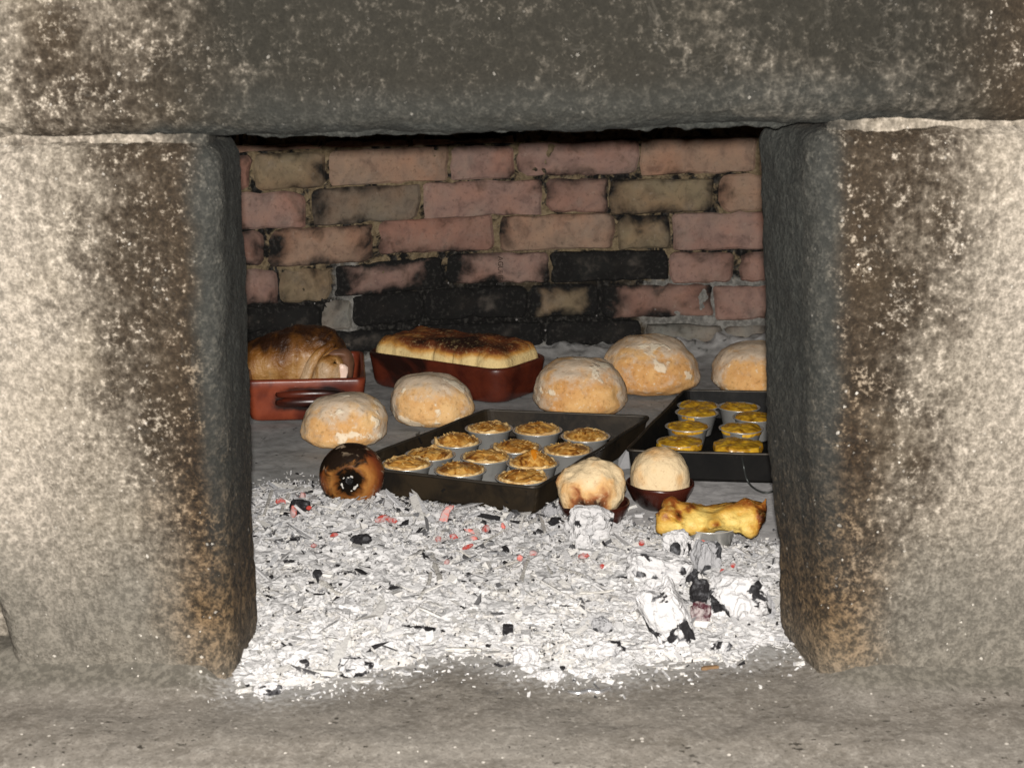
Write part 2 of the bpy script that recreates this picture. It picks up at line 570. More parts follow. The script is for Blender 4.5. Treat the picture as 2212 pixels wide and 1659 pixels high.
def crust_material(name, deep, mid, flour, flour_amt=.5, patch=.62):
    t = NT(name, .82, .25)
    p = t.local()
    hi, _ = t.attr('h')
    n1 = t.noise(p, 17, 5, .6, .5)
    n2 = t.noise(p, 55, 4, .6)
    n3 = t.noise(p, 180, 3, .6)
    c = t.mix(t.step(n1, .36, .64), mid, deep)
    c = t.mix(t.math('MULTIPLY', t.step(n2, .55, .72), .5), c, tuple(x * .62 for x in deep))
    # flour dust lies on the upper and outer skin
    fd = t.math('ADD', t.math('MULTIPLY', hi, flour_amt * .85), t.math('MULTIPLY', t.math('SUBTRACT', n2, .5), 1.7))
    fd = t.math('ADD', fd, t.math('MULTIPLY', t.math('SUBTRACT', n1, .5), 1.9))
    c = t.mix(t.math('MULTIPLY', t.step(fd, .10, .85), .80), c, (.64, .54, .42))
    pf = t.noise(p, 26, 2.5, .45, .35)
    pm = t.step(t.math('ADD', pf, t.math('MULTIPLY', t.math('SUBTRACT', n3, .5), .10)), patch, patch + .05)
    c = t.mix(t.math('MULTIPLY', pm, .75), c, flour)
    c = t.mix(t.math('MULTIPLY', t.step(n3, .56, .72), .35), c, flour)
    c = t.mix(t.math('MULTIPLY', t.step(n3, .44, .30), .45), c, tuple(x * .45 for x in deep))
    h = t.math('ADD', t.math('MULTIPLY', n2, .6), t.math('ADD', t.math('MULTIPLY', n3, .25), t.math('MULTIPLY', pm, .35)))
    return t.done(c, .82, t.bump(h, .6, .004))
CRUST_P = crust_material('pale_floured_crust', (.62, .33, .120), (.75, .475, .215), (.84, .74, .57), 1.1, .565)
CRUST_B = crust_material('brown_floured_crust', (.58, .29, .098), (.72, .425, .170), (.82, .72, .55), 1.1, .595)

def roll_material(name, pale, gold, brown):
    t = NT(name, .8, .25)
    p = t.local()
    b, _ = t.attr('bake')
    n1 = t.noise(p, 24, 5, .6, .5)
    n2 = t.noise(p, 90, 4, .6)
    x = t.math('ADD', b, t.math('MULTIPLY', t.math('SUBTRACT', n1, .5), .9))
    c = t.ramp(x, [(.15, pale), (.45, gold), (.72, brown), (.98, tuple(v * .12 for v in brown))])
    c = t.mix(t.math('MULTIPLY', t.step(n2, .56, .72), .35), c, pale)
    n5 = t.noise(p, 230, 3, .6)
    c = t.mix(t.math('MULTIPLY', t.step(n5, .56, .72), .3), c, tuple(min(1, v * 1.15) for v in pale))
    c = t.mix(t.math('MULTIPLY', t.step(n5, .42, .30), .3), c, brown)
    return t.done(c, .8, t.bump(t.math('ADD', n1, t.math('ADD', t.math('MULTIPLY', n2, .7), t.math('MULTIPLY', n5, .25))), .75, .004))
ROLL = roll_material('pale_dough', (.64, .49, .295), (.58, .345, .145), (.25, .085, .028))
LOAF = roll_material('dish_loaf_crust', (.72, .54, .25), (.55, .27, .06), (.17, .045, .012))

def metal_material(name, col, rough, metal=1.0, dirt=.5):
    t = NT(name, rough, .5)
    p = t.local()
    n = t.noise(p, 40, 5, .6)
    n2 = t.noise(p, 300, 2, .5)
    c = t.mix(t.math('MULTIPLY', t.step(n, .45, .75), dirt), col, tuple(x * .35 for x in col))
    return t.done(c, t.math('ADD', rough, t.math('MULTIPLY', n, .2)), t.bump(n2, .06, .001), metal)
TIN = metal_material('tin_metal', (.70, .69, .655), .22, .66, .5)
FOIL = metal_material('foil_metal', (.80, .79, .80), .25, .9, .1)
WIRE = metal_material('wire_metal', (.10, .105, .10), .45, .8, .3)

def tray_material(name, a, b):
    t = NT(name, .42, .16)
    p = t.local()
    n = t.noise(p, 16, 5, .65, .8)
    n2 = t.noise(p, 70, 4, .6)
    v = t.noise(p, 55, 2, .5)
    c = t.mix(t.step(n, .35, .68), a, b)
    c = t.mix(t.step(v, .66, .70), c, (.008, .007, .006))
    c = t.mix(t.math('MULTIPLY', t.step(n2, .60, .8), .35), c, (.07, .055, .038))
    return t.done(c, t.math('ADD', .50, t.math('MULTIPLY', n, .25)), t.bump(n2, .12, .002), .0)
RIM = metal_material('worn_rim_steel', (.045, .037, .028), .4, .5, .8)
TRAY = tray_material('seasoned_steel', (.026, .018, .010), (.007, .0055, .004))
TRAY_B = tray_material('black_steel', (.0065, .0058, .0052), (.003, .0028, .0027))

def filling_material(name, light, mid, dark, rough, streak=True, coat=.4, fs=1.0, bs=.55):
    t = NT(name, rough, .5)
    p = t.local()
    n1 = t.noise(t.scale(p, (1, .45, 1)) if streak else p, 130 * fs, 4, .6, 1.2 if streak else .4)
    n2 = t.noise(p, 45, 4, .6)
    b, _ = t.attr('bake')
    c = t.ramp(n1, [(.34, dark), (.46, mid), (.58, light), (.72, tuple(min(1, x * 1.12) for x in light))])
    c = t.mix(t.math('MULTIPLY', t.step(n2, .44, .66), .85), c, t.mix(.55, mid, dark))
    bm = t.step(t.math('ADD', b, t.math('MULTIPLY', t.math('SUBTRACT', n2, .5), 1.0)), .45, .95)
    c = t.mix(bm, c, dark)
    return t.done(c, rough, t.bump(t.math('ADD', n1, n2), bs, .003), None, Coat_Weight=coat, Coat_Roughness=.18)
ALMOND = filling_material('caramel_almond', (.64, .355, .090), (.44, .19, .033), (.14, .042, .009), .30, True, .5, .9, .35)
SLIVER = flat('almond_sliver', (.66, .42, .15), .5)
GLAZE = flat('orange_glaze', (.55, .19, .014), .15, .6)
CUSTARD = filling_material('baked_custard', (.62, .36, .028), (.46, .24, .018), (.20, .085, .008), .33, False, .5, .5, .22)
PASTRY = filling_material('pastry_rim', (.70, .50, .235), (.56, .35, .13), (.28, .13, .035), .7, False, 0.0)
PUFF = roll_material('yellow_batter', (.58, .41, .115), (.46, .25, .040), (.20, .056, .010))
PUFF.node_tree.nodes['Principled BSDF'].inputs['Roughness'].default_value = .48
PUFF.node_tree.nodes['Principled BSDF'].inputs['Coat Weight'].default_value = .12

def meat_material():
    t = NT('roast_skin', .48, .4)
    p = t.local()
    b, _ = t.attr('bake')
    n1 = t.noise(t.scale(p, (2.2, 1, .7)), 18, 5, .6, .7)
    n2 = t.noise(p, 90, 4, .6)
    x = t.math('ADD', b, t.math('MULTIPLY', t.math('SUBTRACT', n1, .5), .9))
    c = t.ramp(x, [(.05, (.46, .31, .18)), (.30, (.38, .20, .065)), (.58, (.20, .078, .014)), (.90, (.030, .011, .004))])
    return t.done(c, t.math('ADD', .30, t.math('MULTIPLY', n2, .35)), t.bump(t.math('ADD', n1, t.math('MULTIPLY', n2, .9)), .9, .005), None, Coat_Weight=.08, Coat_Roughness=.25)
MEAT = meat_material()
BONE = flat('cut_bone', (.80, .58, .47), .4)
FAT = flat('meat_edge', (.15, .072, .042), .5)
FRUIT = flat('pale_slice', (.50, .44, .16), .4)

def onion_material():
    t = NT('charred_onion_skin', .36, .5)
    sep = t.sep(t.obj)
    p = t.obj
    L = t.n('ShaderNodeVectorMath', operation='NORMALIZE'); t.put(L.inputs[0], t.obj)
    cz = t.sep(L.outputs[0])[2]                       # 1 at the root end
    n1 = t.noise(p, 38, 5, .65, .8)
    n2 = t.noise(p, 120, 4, .6)
    ang = t.math('SUBTRACT', 1.0, cz)
    x = t.math('ADD', ang, t.math('MULTIPLY', t.math('SUBTRACT', n1, .5), .30))
    c = t.ramp(x, [(.01, (.006, .005, .004)), (.055, (.008, .005, .003)), (.10, (.13, .045, .010)), (.18, (.37, .16, .040)), (.32, (.25, .085, .020)), (.56, (.16, .038, .013)), (.85, (.085, .022, .010)), (1.0, (.03, .012, .008))])
    side = t.sep(L.outputs[0])
    ch = t.math('ADD', t.math('MULTIPLY', t.math('ABSOLUTE', t.math('ADD', side[1], .06)), .85), t.math('MULTIPLY', t.math('SUBTRACT', n1, .5), 1.4))
    ch = t.math('ADD', ch, t.math('MULTIPLY', side[0], -.38))
    c = t.mix(t.step(ch, .30, .62), c, (.014, .008, .005))
    fl_ = t.noise(p, 62, 3, .55, .5)
    fm = t.math('MULTIPLY', t.step(fl_, .57, .63), t.step(ang, .25, .6))
    c = t.mix(t.math('MULTIPLY', fm, .8), c, (.34, .25, .165))
    rg = t.math('ADD', t.math('ADD', .38, t.math('MULTIPLY', fm, .4)), t.math('MULTIPLY', t.math('SUBTRACT', 1.0, t.step(ang, .05, .14)), .55), clamp=True)
    return t.done(c, rg, t.bump(t.math('ADD', n2, t.math('MULTIPLY', fm, .8)), .35, .0025), None, Specular_IOR_Level=t.math('MULTIPLY', t.step(ang, .06, .2), .42))
ONION = onion_material()

def ash_material():
    t = NT('wood_ash', .95, .1)
    p = t.pos
    _, col = t.attr('col')
    n1 = t.noise(p, 60, 5, .65, .6)
    n2 = t.noise(p, 330, 3, .6)
    c = t.mix(t.math('MULTIPLY', t.step(n2, .60, .78), .40), col, (.16, .16, .165))
    c = t.mix(t.math('MULTIPLY', t.step(n1, .56, .78), .25), c, (.34, .335, .34))
    return t.done(c, .95, t.bump(t.math('ADD', n1, n2), .5, .003))
ASH = ash_material()

def coal_material(name, white, black, thr):
    t = NT(name, .93, .15)
    p = t.local()
    n1 = t.noise(p, 38, 4, .55, .6)
    n2 = t.noise(p, 200, 4, .6)
    cn = t.noise(t.scale(p, (1, 1, .45)), 34, 3, .5, .8)
    crack = t.step(t.math('ABSOLUTE', t.math('SUBTRACT', cn, .5)), .0, .018)
    n4 = t.noise(p, 85, 4, .6, .3)
    c = t.mix(t.step(t.math('ADD', n1, t.math('MULTIPLY', t.math('SUBTRACT', n4, .5), .16)), thr, thr + .03), white, black)
    c = t.mix(t.math('MULTIPLY', t.step(n4, .50, .72), .55), c, (.22, .22, .23))
    c = t.mix(t.math('MULTIPLY', t.step(n2, .52, .8), .25), c, (.22, .22, .23))
    c = t.mix(t.math('MULTIPLY', t.math('SUBTRACT', 1.0, crack), .22), c, (.06, .058, .058))
    return t.done(c, .93, t.bump(t.math('ADD', n1, t.math('ADD', n2, t.math('MULTIPLY', crack, .6))), .6, .004))
COAL_W = coal_material('white_coal', (.52, .507, .503), (.016, .015, .016), .565)
COAL_G = coal_material('grey_coal', (.31, .305, .31), (.03, .03, .032), .55)
COAL_D = coal_material('dark_coal', (.012, .011, .011), (.05, .045, .045), .62)
COAL_K = coal_material('black_coal', (.014, .013, .014), (.25, .24, .25), .66)
STICK = coal_material('ash_stick', (.50, .475, .435), (.27, .26, .255), .62)

def ember_material(name, col, strength):
    t = NT(name, .85, .2)
    p = t.local()
    n1 = t.noise(p, 120, 4, .6, .5)
    c = t.mix(t.math('MULTIPLY', t.step(n1, .40, .60), .8), col, (.38, .33, .32))
    e = t.mix(t.step(n1, .36, .62), (1.0, .10, .045), (.12, .008, .004))
    return t.done(c, .85, t.bump(n1, .4, .002), None, Emission_Color=e, Emission_Strength=strength)
EMBER = ember_material('glowing_ember', (.15, .020, .020), .34)
EMBER_P = ember_material('pale_glowing_ember', (.40, .14, .12), .36)
EMBER_D = ember_material('dull_purple_ember', (.035, .012, .020), .05)

# ---------------------------------------------------------------- the brick back wall
PROF_X = np.array([-.90, -.74, -.60, -.453, -.36, -.254, -.128, .0, .069, .25, .464, .62, .78, .92])
PROF_Y = np.array([2.20, 2.50, 2.69, 2.815, 2.87, 2.925, 2.99, 3.035, 3.05, 3.06, 3.055, 3.02, 2.90, 2.65])
def prof(X):
    X = np.asarray(X, float)
    return (np.interp(X, PROF_X, PROF_Y) + np.interp(X - .05, PROF_X, PROF_Y) + np.interp(X + .05, PROF_X, PROF_Y)) / 3

def onwall(u, v):
    d = ray(u, v)
    Y = 3.0
    for _ in range(12):
        t = Y / d[1]
        Y = .5 * Y + .5 * float(prof(d[0] * t))
    t = Y / d[1]
    return np.array([0, 0, CAM_H]) + d * t

nx, nz = 300, 96
gx = np.linspace(-.92, .94, nx)
gz = np.linspace(-.02, .56, nz)
GX, GZ = np.meshgrid(gx, gz)
P = np.c_[GX.ravel(), prof(GX.ravel()), GZ.ravel()]
disp = fbm(P, 34, 2.0, 4) * .0085 + fbm(P, 9, 8.0, 2) * .004
low = sst(.20, .12, P[:, 2] + fbm(P, 14, 4.0, 3) * .03) * sst(.36, .22, P[:, 0] + fbm(P, 10, 1.0, 2) * .06)
ashm = np.maximum(sst(.20, .30, P[:, 0]) * sst(.165, .12, P[:, 2]), sst(.045, .0, P[:, 2])) * .95
ashm = np.maximum(ashm, np.exp(-((P[:, 0] + .30) / .035) ** 2) * sst(.22, .19, P[:, 2]) * .8)
P[:, 1] += .0068 + disp
wall = mesh('brick_wall', P, [f[::-1] for f in grid_faces(nx, nz)], MORTAR, attrs={'low': low, 'ash': ashm})
tag(wall, 'sooted red brick back wall of the oven with rough mortar joints', 'wall')

def brick(quad, col, soot, rnd=.013, jit=.0030, proud=.0, ends=(0.5, 0.5)):
    """quad: four picture corners (top-left, top-right, bottom-right, bottom-left)"""
    W = [onwall(*q) for q in quad]
    c2 = np.array([[w[0], w[2]] for w in W])
    cen = c2.mean(0)
    loop = []
    n = 4
    for i in range(4):                                      # rounded corners, each of its own radius
        a, b, c = c2[i - 1], c2[i], c2[(i + 1) % 4]
        r = rnd * (0.35 + 1.3 * random.random())
        d1 = (a - b) / np.linalg.norm(a - b); d2 = (c - b) / np.linalg.norm(c - b)
        for k in range(n):
            t = k / (n - 1.0)
            p0, p2 = b + d1 * r, b + d2 * r
            loop.append((1 - t) ** 2 * p0 + 2 * t * (1 - t) * b + t * t * p2)
    loop = densify(np.array(loop), .016)
    m = len(loop)
    j3 = np.c_[loop, np.zeros(m)]
    so = random.random() * 50
    d = loop - cen
    d /= np.linalg.norm(d, axis=1)[:, None]
    loop = loop + d * (fbm(j3, 60, so, 3)[:, None] * jit * 2.2)
    rings, ed, en = [], [], []
    x0, x1 = loop[:, 0].min(), loop[:, 0].max()
    for k, (ins, dep, e) in enumerate(((0, .034, 1), (0, .0035, 1), (.0045, .0, .92), (.018, .0, .62))):
        q = cen + (loop - cen) * (1 - ins / np.maximum(np.linalg.norm(loop - cen, axis=1), .02))[:, None]
        Y = prof(q[:, 0]) + dep - proud + (fbm(np.c_[q, np.zeros(m)], 25, so + 9, 2) * .0016 if k > 0 else 0)
        rings.append(np.c_[q[:, 0], Y, q[:, 1]])
        ed.append(np.full(m, float(e)))
    mid = np.linspace(x0 + .03, x1 - .03, 5) if x1 - x0 > .09 else np.array([cen[0]])
    V, F = loft(rings, cap_last=False)
    # the flat of the brick: a spine of points through its middle
    nb = len(V)
    spine = np.c_[mid, prof(mid) - proud - .0005, np.full(len(mid), cen[1])]
    V = np.concatenate([V, spine])
    base = 3 * m
    near = np.abs(loop[:, 0][:, None] - mid[None, :]).argmin(1)
    for i in range(m):
        a, b = base + i, base + (i + 1) % m
        na, nbb = nb + near[i], nb + near[(i + 1) % m]
        F.append((a, b, na))
        if na != nbb: F.append((b, nbb, na))
    edge = np.concatenate(ed + [np.zeros(len(mid))])
    tpos = (V[:, 0] - x0) / (x1 - x0)
    end = np.maximum(sst(.30, .0, tpos) * ends[0], sst(.70, 1.0, tpos) * ends[1])
    org = np.array([cen[0], float(prof(cen[0])), cen[1]])
    F = [f[::-1] for f in F]
    o = mesh('brick', V - org, F, BRICK, wall, smooth=False, loc=org, attrs={'edge': edge, 'end': end})
    o.color = (*col, min(.95, soot + .10))
    return o

TAN, RED, PNK, GRY, OLV, BLK, ASHB = (.27, .173, .122), (.24, .137, .106), (.255, .158, .128), (.165, .125, .092), (.21, .152, .094), (.014, .013, .012), (.20, .185, .16)
# x0, x1, top-left y, top-right y, bottom-right y, bottom-left y, colour, soot, ends
BR = [
 (505, 700, 318, 308, 322, 330, TAN, .30, (.2, .2)), (704, 884, 305, 300, 318, 320, TAN, .3, (.2, .6)), (892, 1110, 302, 298, 310, 316, TAN, .25, (.5, .1)),
 (470, 540, 338, 336, 412, 418, RED, .35, (.3, .4)), (548, 706, 334, 326, 406, 412, OLV, .45, (.5, .6)), (711, 968, 325, 314, 392, 403, TAN, .30, (.2, .1)), (975, 1108, 318, 314, 383, 390, PNK, .28, (.2, .2)),
 (1113, 1378, 311, 300, 376, 384, PNK, .38, (.8, .3)), (1384, 1637, 300, 298, 370, 380, TAN, .25, (.2, .2)), (1643, 1780, 300, 300, 370, 372, TAN, .3, (.2, .2)),
 (470, 660, 420, 414, 492, 502, PNK, .36, (.2, .5)), (673, 905, 409, 400, 476, 488, GRY, .52, (.8, .6)), (914, 1172, 396, 388, 464, 474, PNK, .35, (.3, .5)), (1180, 1312, 388, 386, 458, 460, RED, .52, (.5, .2)),
 (1316, 1540, 390, 386, 456, 464, OLV, .42, (.3, .9)), (1553, 1690, 378, 376, 453, 458, TAN, .25, (.3, .2)),
 (450, 570, 506, 500, 572, 582, RED, .42, (.3, .6)), (580, 804, 496, 486, 564, 580, TAN, .46, (.7, .6)), (818, 1067, 480, 466, 540, 550, RED, .34, (.2, .6)), (1080, 1326, 468, 462, 536, 543, TAN, .46, (.8, .4)),
 (1334, 1449, 464, 466, 536, 540, OLV, .52, (.3, .6)), (1453, 1720, 462, 456, 538, 541, PNK, .24, (.2, .2)),
 (450, 600, 588, 582, 656, 664, PNK, .27, (.2, .2)), (604, 716, 586, 580, 648, 656, OLV, .25, (.2, .3)), (722, 957, 576, 555, 624, 642, PNK, .66, (.7, .9)), (962, 1186, 550, 545, 610, 614, PNK, .48, (1.0, .6)),
 (1188, 1443, 546, 542, 604, 612, BLK, .9, (1, 1)), (1447, 1584, 544, 545, 611, 614, PNK, .30, (.2, .4)), (1600, 1720, 545, 545, 608, 610, PNK, .38, (.4, .2)),
 (450, 694, 668, 658, 712, 730, BLK, .8, (.6, .6)), (697, 758, 652, 648, 712, 718, ASHB, .22, (.1, .1)), (762, 918, 642, 628, 690, 706, BLK, .85, (.9, .9)), (921, 1142, 626, 617, 684, 692, BLK, .9, (.9, .9)),
 (1145, 1294, 616, 616, 682, 686, OLV, .70, (.8, .9)), (1298, 1541, 618, 614, 684, 690, RED, .56, (1.0, .6)), (1544, 1720, 620, 618, 692, 694, PNK, .33, (.4, .2)),
 (640, 880, 722, 712, 756, 770, BLK, .75, (.6, .6)), (884, 1174, 706, 696, 748, 756, BLK, .75, (.6, .6)), (1178, 1390, 696, 692, 748, 750, BLK, .72, (.6, .6)), (1396, 1560, 700, 704, 752, 752, ASHB, .40, (.6, .2)), (1564, 1720, 706, 706, 752, 752, ASHB, .36, (.2, .3)),
]
for x0, x1, a, b, c, d, colr, soot, ends in BR:
    brick(((x0 + random.uniform(-1, 2), a + random.uniform(-1, 1.5)), (x1 - random.uniform(-1, 2), b + random.uniform(-1, 1.5)), (x1 - random.uniform(-1, 2), c + random.uniform(-1, 1.5)), (x0 + random.uniform(-1, 2), d + random.uniform(-1, 1.5))), colr, soot, ends=ends, proud=random.uniform(-.003, .004))

# the maker's stamp pressed into one brick, reading downwards
fc = bpy.data.curves.new('stamp', 'FONT')
fc.body = 'AGUI IE'
fc.size = .0135
fc.extrude = .0003
fo = bpy.data.objects.new('stamp', fc)
COL.objects.link(fo)
bpy.context.view_layer.update()
sm = bpy.data.meshes.new_from_object(fo.evaluated_get(bpy.context.evaluated_depsgraph_get()))
bpy.data.objects.remove(fo)
sm.materials.append(INK)
stamp = bpy.data.objects.new('stamped_letters', sm)
COL.objects.link(stamp)
sp = onwall(1080, 553)
stamp.parent = wall
stamp.location = (sp[0] - .0035, float(prof(sp[0])) - .0052, sp[2])
stamp.rotation_euler = (R(90), R(90), 0)

# the vault and side walls that close the baking chamber
ring = [(-.42, 1.60)] + [(-.66, 1.72), (-.86, 1.95), (-.93, 2.2)] + [(x, float(prof(x)) + .05) for x in np.linspace(-.9, .92, 22)] + [(1.0, 2.4), (.95, 2.05), (.78, 1.78), (.46, 1.60)]
ring = np.array(ring)
cx = np.array([0.0, 2.35])
loops = []
for k, (s, z) in enumerate(((1.0, -.03), (1.0, .2), (1.0, .47), (.93, .56), (.75, .66), (.5, .73), (.2, .765))):
    q = cx + (ring - cx) * s
    loops.append(np.c_[q, np.full(len(q), z)])
n = len(ring)
V = np.concatenate(loops)
F = [f for f in grid_faces(n, len(loops), False)]
F.append(tuple(range(n * (len(loops) - 1), n * len(loops))))
tag(mesh('oven_vault', V, F, MORTAR, attrs={'low': np.full(len(V), .3), 'ash': np.zeros(len(V))}), kind='structure')

# ---------------------------------------------------------------- hearth floor
nx, ny = 200, 190
gx = np.linspace(-1.0, 1.05, nx); gy = np.linspace(1.575, 3.2, ny)
GX, GY = np.meshgrid(gx, gy)
P = np.c_[GX.ravel(), GY.ravel(), np.zeros(nx * ny)]
P[:, 2] = -.004 + fbm(P, 16, 3.0, 4) * .0022
pile = sst(.20, .42, P[:, 0]) * sst(2.90, 3.06, P[:, 1]) * .016 * (1 + 1.6 * fbm(P, 24, 6, 4))
pile += sst(2.93, 3.08, P[:, 1] + .35 * np.maximum(0, -P[:, 0])) * .018 * (1 + fbm(P, 26, 2, 4) * 1.3)
P[:, 2] += np.maximum(pile, 0)
ashf = sst(.06, .20, P[:, 0]) * sst(2.28, 2.10, P[:, 1]) + sst(2.15, 2.02, P[:, 1]) * .8 + sst(2.9, 3.05, P[:, 1] + .3 * np.maximum(0, -P[:, 0])) * .35
tag(mesh('hearth_floor', P, grid_faces(nx, ny), HEARTH, attrs={'ash': np.clip(ashf, 0, 1)}), kind='structure')

# ---------------------------------------------------------------- stone mouth: sill, pillars, lintel
FY = 1.465                                        # front plane of the pillars
def stain(P):
    """soot, brown, jamb and pale stains from where fire and smoke have been"""
    X, Y, Z = P[:, 0], P[:, 1], P[:, 2]
    n = fbm(P, 11, 21.0, 4); n2 = fbm(P, 30, 4.0, 3)
    aX = np.abs(X + .005)
    return X, Y, Z, n, n2, aX

def finish_stone(name, P, Fq, masks, amp=.0035, fine=.0014):
    masks.setdefault('foot', np.zeros(len(P)))
    masks.setdefault('deep', np.zeros(len(P)))
    N = normals(P, Fq)
    d = fbm(P, 24, 5.0, 4) * amp + fbm(P, 95, 9.0, 2) * fine + fbm(P, 7, 1.0, 2) * amp * 1.2
    return mesh(name, P + N * d[:, None], Fq.tolist(), STONE, attrs=masks)

def pillar(side):
    w, dep, hgt = .30, .145, .535
    P, Fq = rbox(w, dep, hgt, .024, .0062)
    t = P[:, 2] / hgt + .5                              # 0 foot, 1 top
    back = P[:, 1] / dep + .5                           # 0 front, 1 back
    inn = P[:, 0] / w + .5 if side < 0 else .5 - P[:, 0] / w   # 1 on the inner side
    if side < 0:
        xin = np.interp(t, [0, .12, .5, 1], [-.272, -.266, -.264, -.262]) - (1 - back) * .004
        xout = np.interp(t, [0, .12, .22, .34, 1], [-.486, -.488, -.495, -.53, -.60])
    else:
        xin = np.interp(t, [0, .12, .5, 1], [.288, .277, .254, .234]) + (1 - back) * np.interp(t, [0, .1, 1], [.030, .026, .036])
        xout = np.interp(t, [0, 1], [.60, .62])
    X = xout + (xin - xout) * inn
    Y = FY + dep / 2 + P[:, 1] - .010 * sst(.12, 0, t) * (1 - back)
    Z = -.050 + (P[:, 2] + hgt / 2) * (1.071 if side < 0 else 1.093)
    P = np.c_[X, Y, Z]
    n = fbm(P, 9, 21.0, 4); n2 = fbm(P, 26, 4.0, 3)
    edge = sst(.40, .0, np.abs(X - xin) / .20)           # near the mouth
    soot = sst(.20, .02, np.abs(X - xin) - .040 * n - .035 * n2 - .05 * (t - .5)) * np.interp(Z, [.0, .10, .22, .5], [.15, .5, .85, 1.0])
    soot = soot + .10 * n
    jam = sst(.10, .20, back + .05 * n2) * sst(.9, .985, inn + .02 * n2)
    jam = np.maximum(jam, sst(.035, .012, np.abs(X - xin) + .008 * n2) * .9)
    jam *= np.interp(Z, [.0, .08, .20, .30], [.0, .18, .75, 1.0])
    brn = sst(.085, .012, np.abs(X - xin) + .030 * n - .012 * n2) * np.interp(Z, [0, .03, .07, .22, .36, .5], [.3, .7, 1.0, .9, .35, .05])
    pale = sst(.10, .22, np.abs(X - xin) + .05 * n) * .85 
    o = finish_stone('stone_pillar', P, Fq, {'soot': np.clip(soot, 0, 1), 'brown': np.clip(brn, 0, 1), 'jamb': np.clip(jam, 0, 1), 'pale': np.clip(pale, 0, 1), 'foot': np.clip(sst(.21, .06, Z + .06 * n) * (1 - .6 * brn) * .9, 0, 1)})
    return o
pl = tag(pillar(-1), 'rough granite pillar left of the oven mouth, sooted along its inner edge', 'stone pillar')
pr = tag(pillar(1), 'rough granite pillar right of the oven mouth with a splayed dark inner face', 'stone pillar')

# lintel across both pillars; its underside edge rises slightly to the right
P, Fq = rbox(2.2, .26, .56, .030, .0075)
zb = .5305 + .0105 * (P[:, 0] / .5)
P = np.c_[P[:, 0], FY - .006 + .13 + P[:, 1], zb + P[:, 2] + .28]
n = fbm(P, 7, 31.0, 4); n2 = fbm(P, 26, 14.0, 3)
X, Y, Z = P.T
soot = .92 + .45 * n - sst(-.30, -.47, X + .05 * n - .12 * (Z - .62)) * .42 - sst(.46, .54, X + .05 * n) * .35 - sst(-.40, -.50, X) * sst(.76, .62, Z) * .3
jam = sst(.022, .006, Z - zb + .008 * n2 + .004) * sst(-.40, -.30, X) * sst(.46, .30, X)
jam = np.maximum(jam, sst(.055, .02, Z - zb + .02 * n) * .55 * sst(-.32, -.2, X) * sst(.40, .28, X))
pale = sst(.2, .6, n) * .4
lintel = finish_stone('stone_lintel', P, Fq, {'soot': np.clip(soot, 0, 1), 'brown': np.zeros(len(P)), 'jamb': np.clip(jam, 0, 1), 'pale': pale, 'deep': np.clip(sst(-.42, -.22, X + .06 * n) * sst(.50, .34, X + .06 * n), 0, 1)})
tag(lintel, 'heavy soot-darkened granite lintel lying across both pillars above the oven mouth', 'stone lintel')

# thin flakes of scale that hang from the lintel's lower edge
for k in range(9):
    x0 = -.255 + k * .056 + random.uniform(-.012, .012); L = random.uniform(.05, .10)
    m = 22
    xs = np.linspace(x0, min(x0 + L, .262), m)
    top = .5305 + .0105 * (xs / .5) + .003
    q = np.c_[xs, np.zeros(m), np.zeros(m)]
    dr = .0045 + .0045 * np.abs(fbm(q, 60, 3.0 * k, 3)) + .002 * random.random()
    dr *= np.sin(np.linspace(.05, math.pi - .05, m)) ** .5
    yy = FY + .018 + .012 * random.random() + fbm(q, 30, k, 2) * .004
    V = np.concatenate([np.c_[xs, yy, top], np.c_[xs, yy + .002, top - dr], np.c_[xs, yy + .006, top - dr], np.c_[xs, yy + .008, top]])
    F = [tuple(f) for f in grid_faces(m, 4)]
    o = mesh('scale_flake', V, F, STONE, lintel, attrs={'soot': np.full(4 * m, .6), 'brown': np.zeros(4 * m), 'jamb': np.ones(4 * m), 'pale': np.zeros(4 * m)})

# beds of mortar between the pillar heads and the lintel
for side, par in ((-1, pl), (1, pr)):
    P, Fq = rbox(.40, .12, .034, .008, .006)
    cxm = -.475 if side < 0 else .485
    z = .5235 if side < 0 else .538
    P = np.c_[P[:, 0] + cxm, P[:, 1] + FY + .072, P[:, 2] + z]
    N = normals(P, Fq)
    P = P + N * (fbm(P, 30, 7.0, 4) * .006)[:, None]
    e = sst(.06, .0, np.abs(np.abs(P[:, 0]) - .275))
    n = fbm(P, 30, 3, 3)
    m_ = mesh('mortar_bed', P, Fq.tolist(), STONE, par, attrs={'soot': np.clip(e * .8 + .25 + n * .5, 0, 1), 'brown': np.full(len(P), .05), 'jamb': e * .8, 'pale': np.clip(.5 + n, 0, 1)})

# plain masonry beside the pillars, a hand's breadth further back
for side in (-1, 1):
    P, Fq = rbox(.62, .12, .56, .012, .012)
    P = np.c_[P[:, 0] + side * .80, P[:, 1] + FY + (.105 if side < 0 else .075), P[:, 2] + .27]
    o = finish_stone('side_masonry', P, Fq, {'soot': np.full(len(P), .30), 'brown': np.zeros(len(P)), 'jamb': np.full(len(P), .25), 'pale': np.full(len(P), .4)}, .004, .001)
    tag(o, 'dark plastered masonry left of the left pillar, cut by the picture edge' if side < 0 else 'grey plastered masonry right of the right pillar, cut by the picture edge', 'masonry')

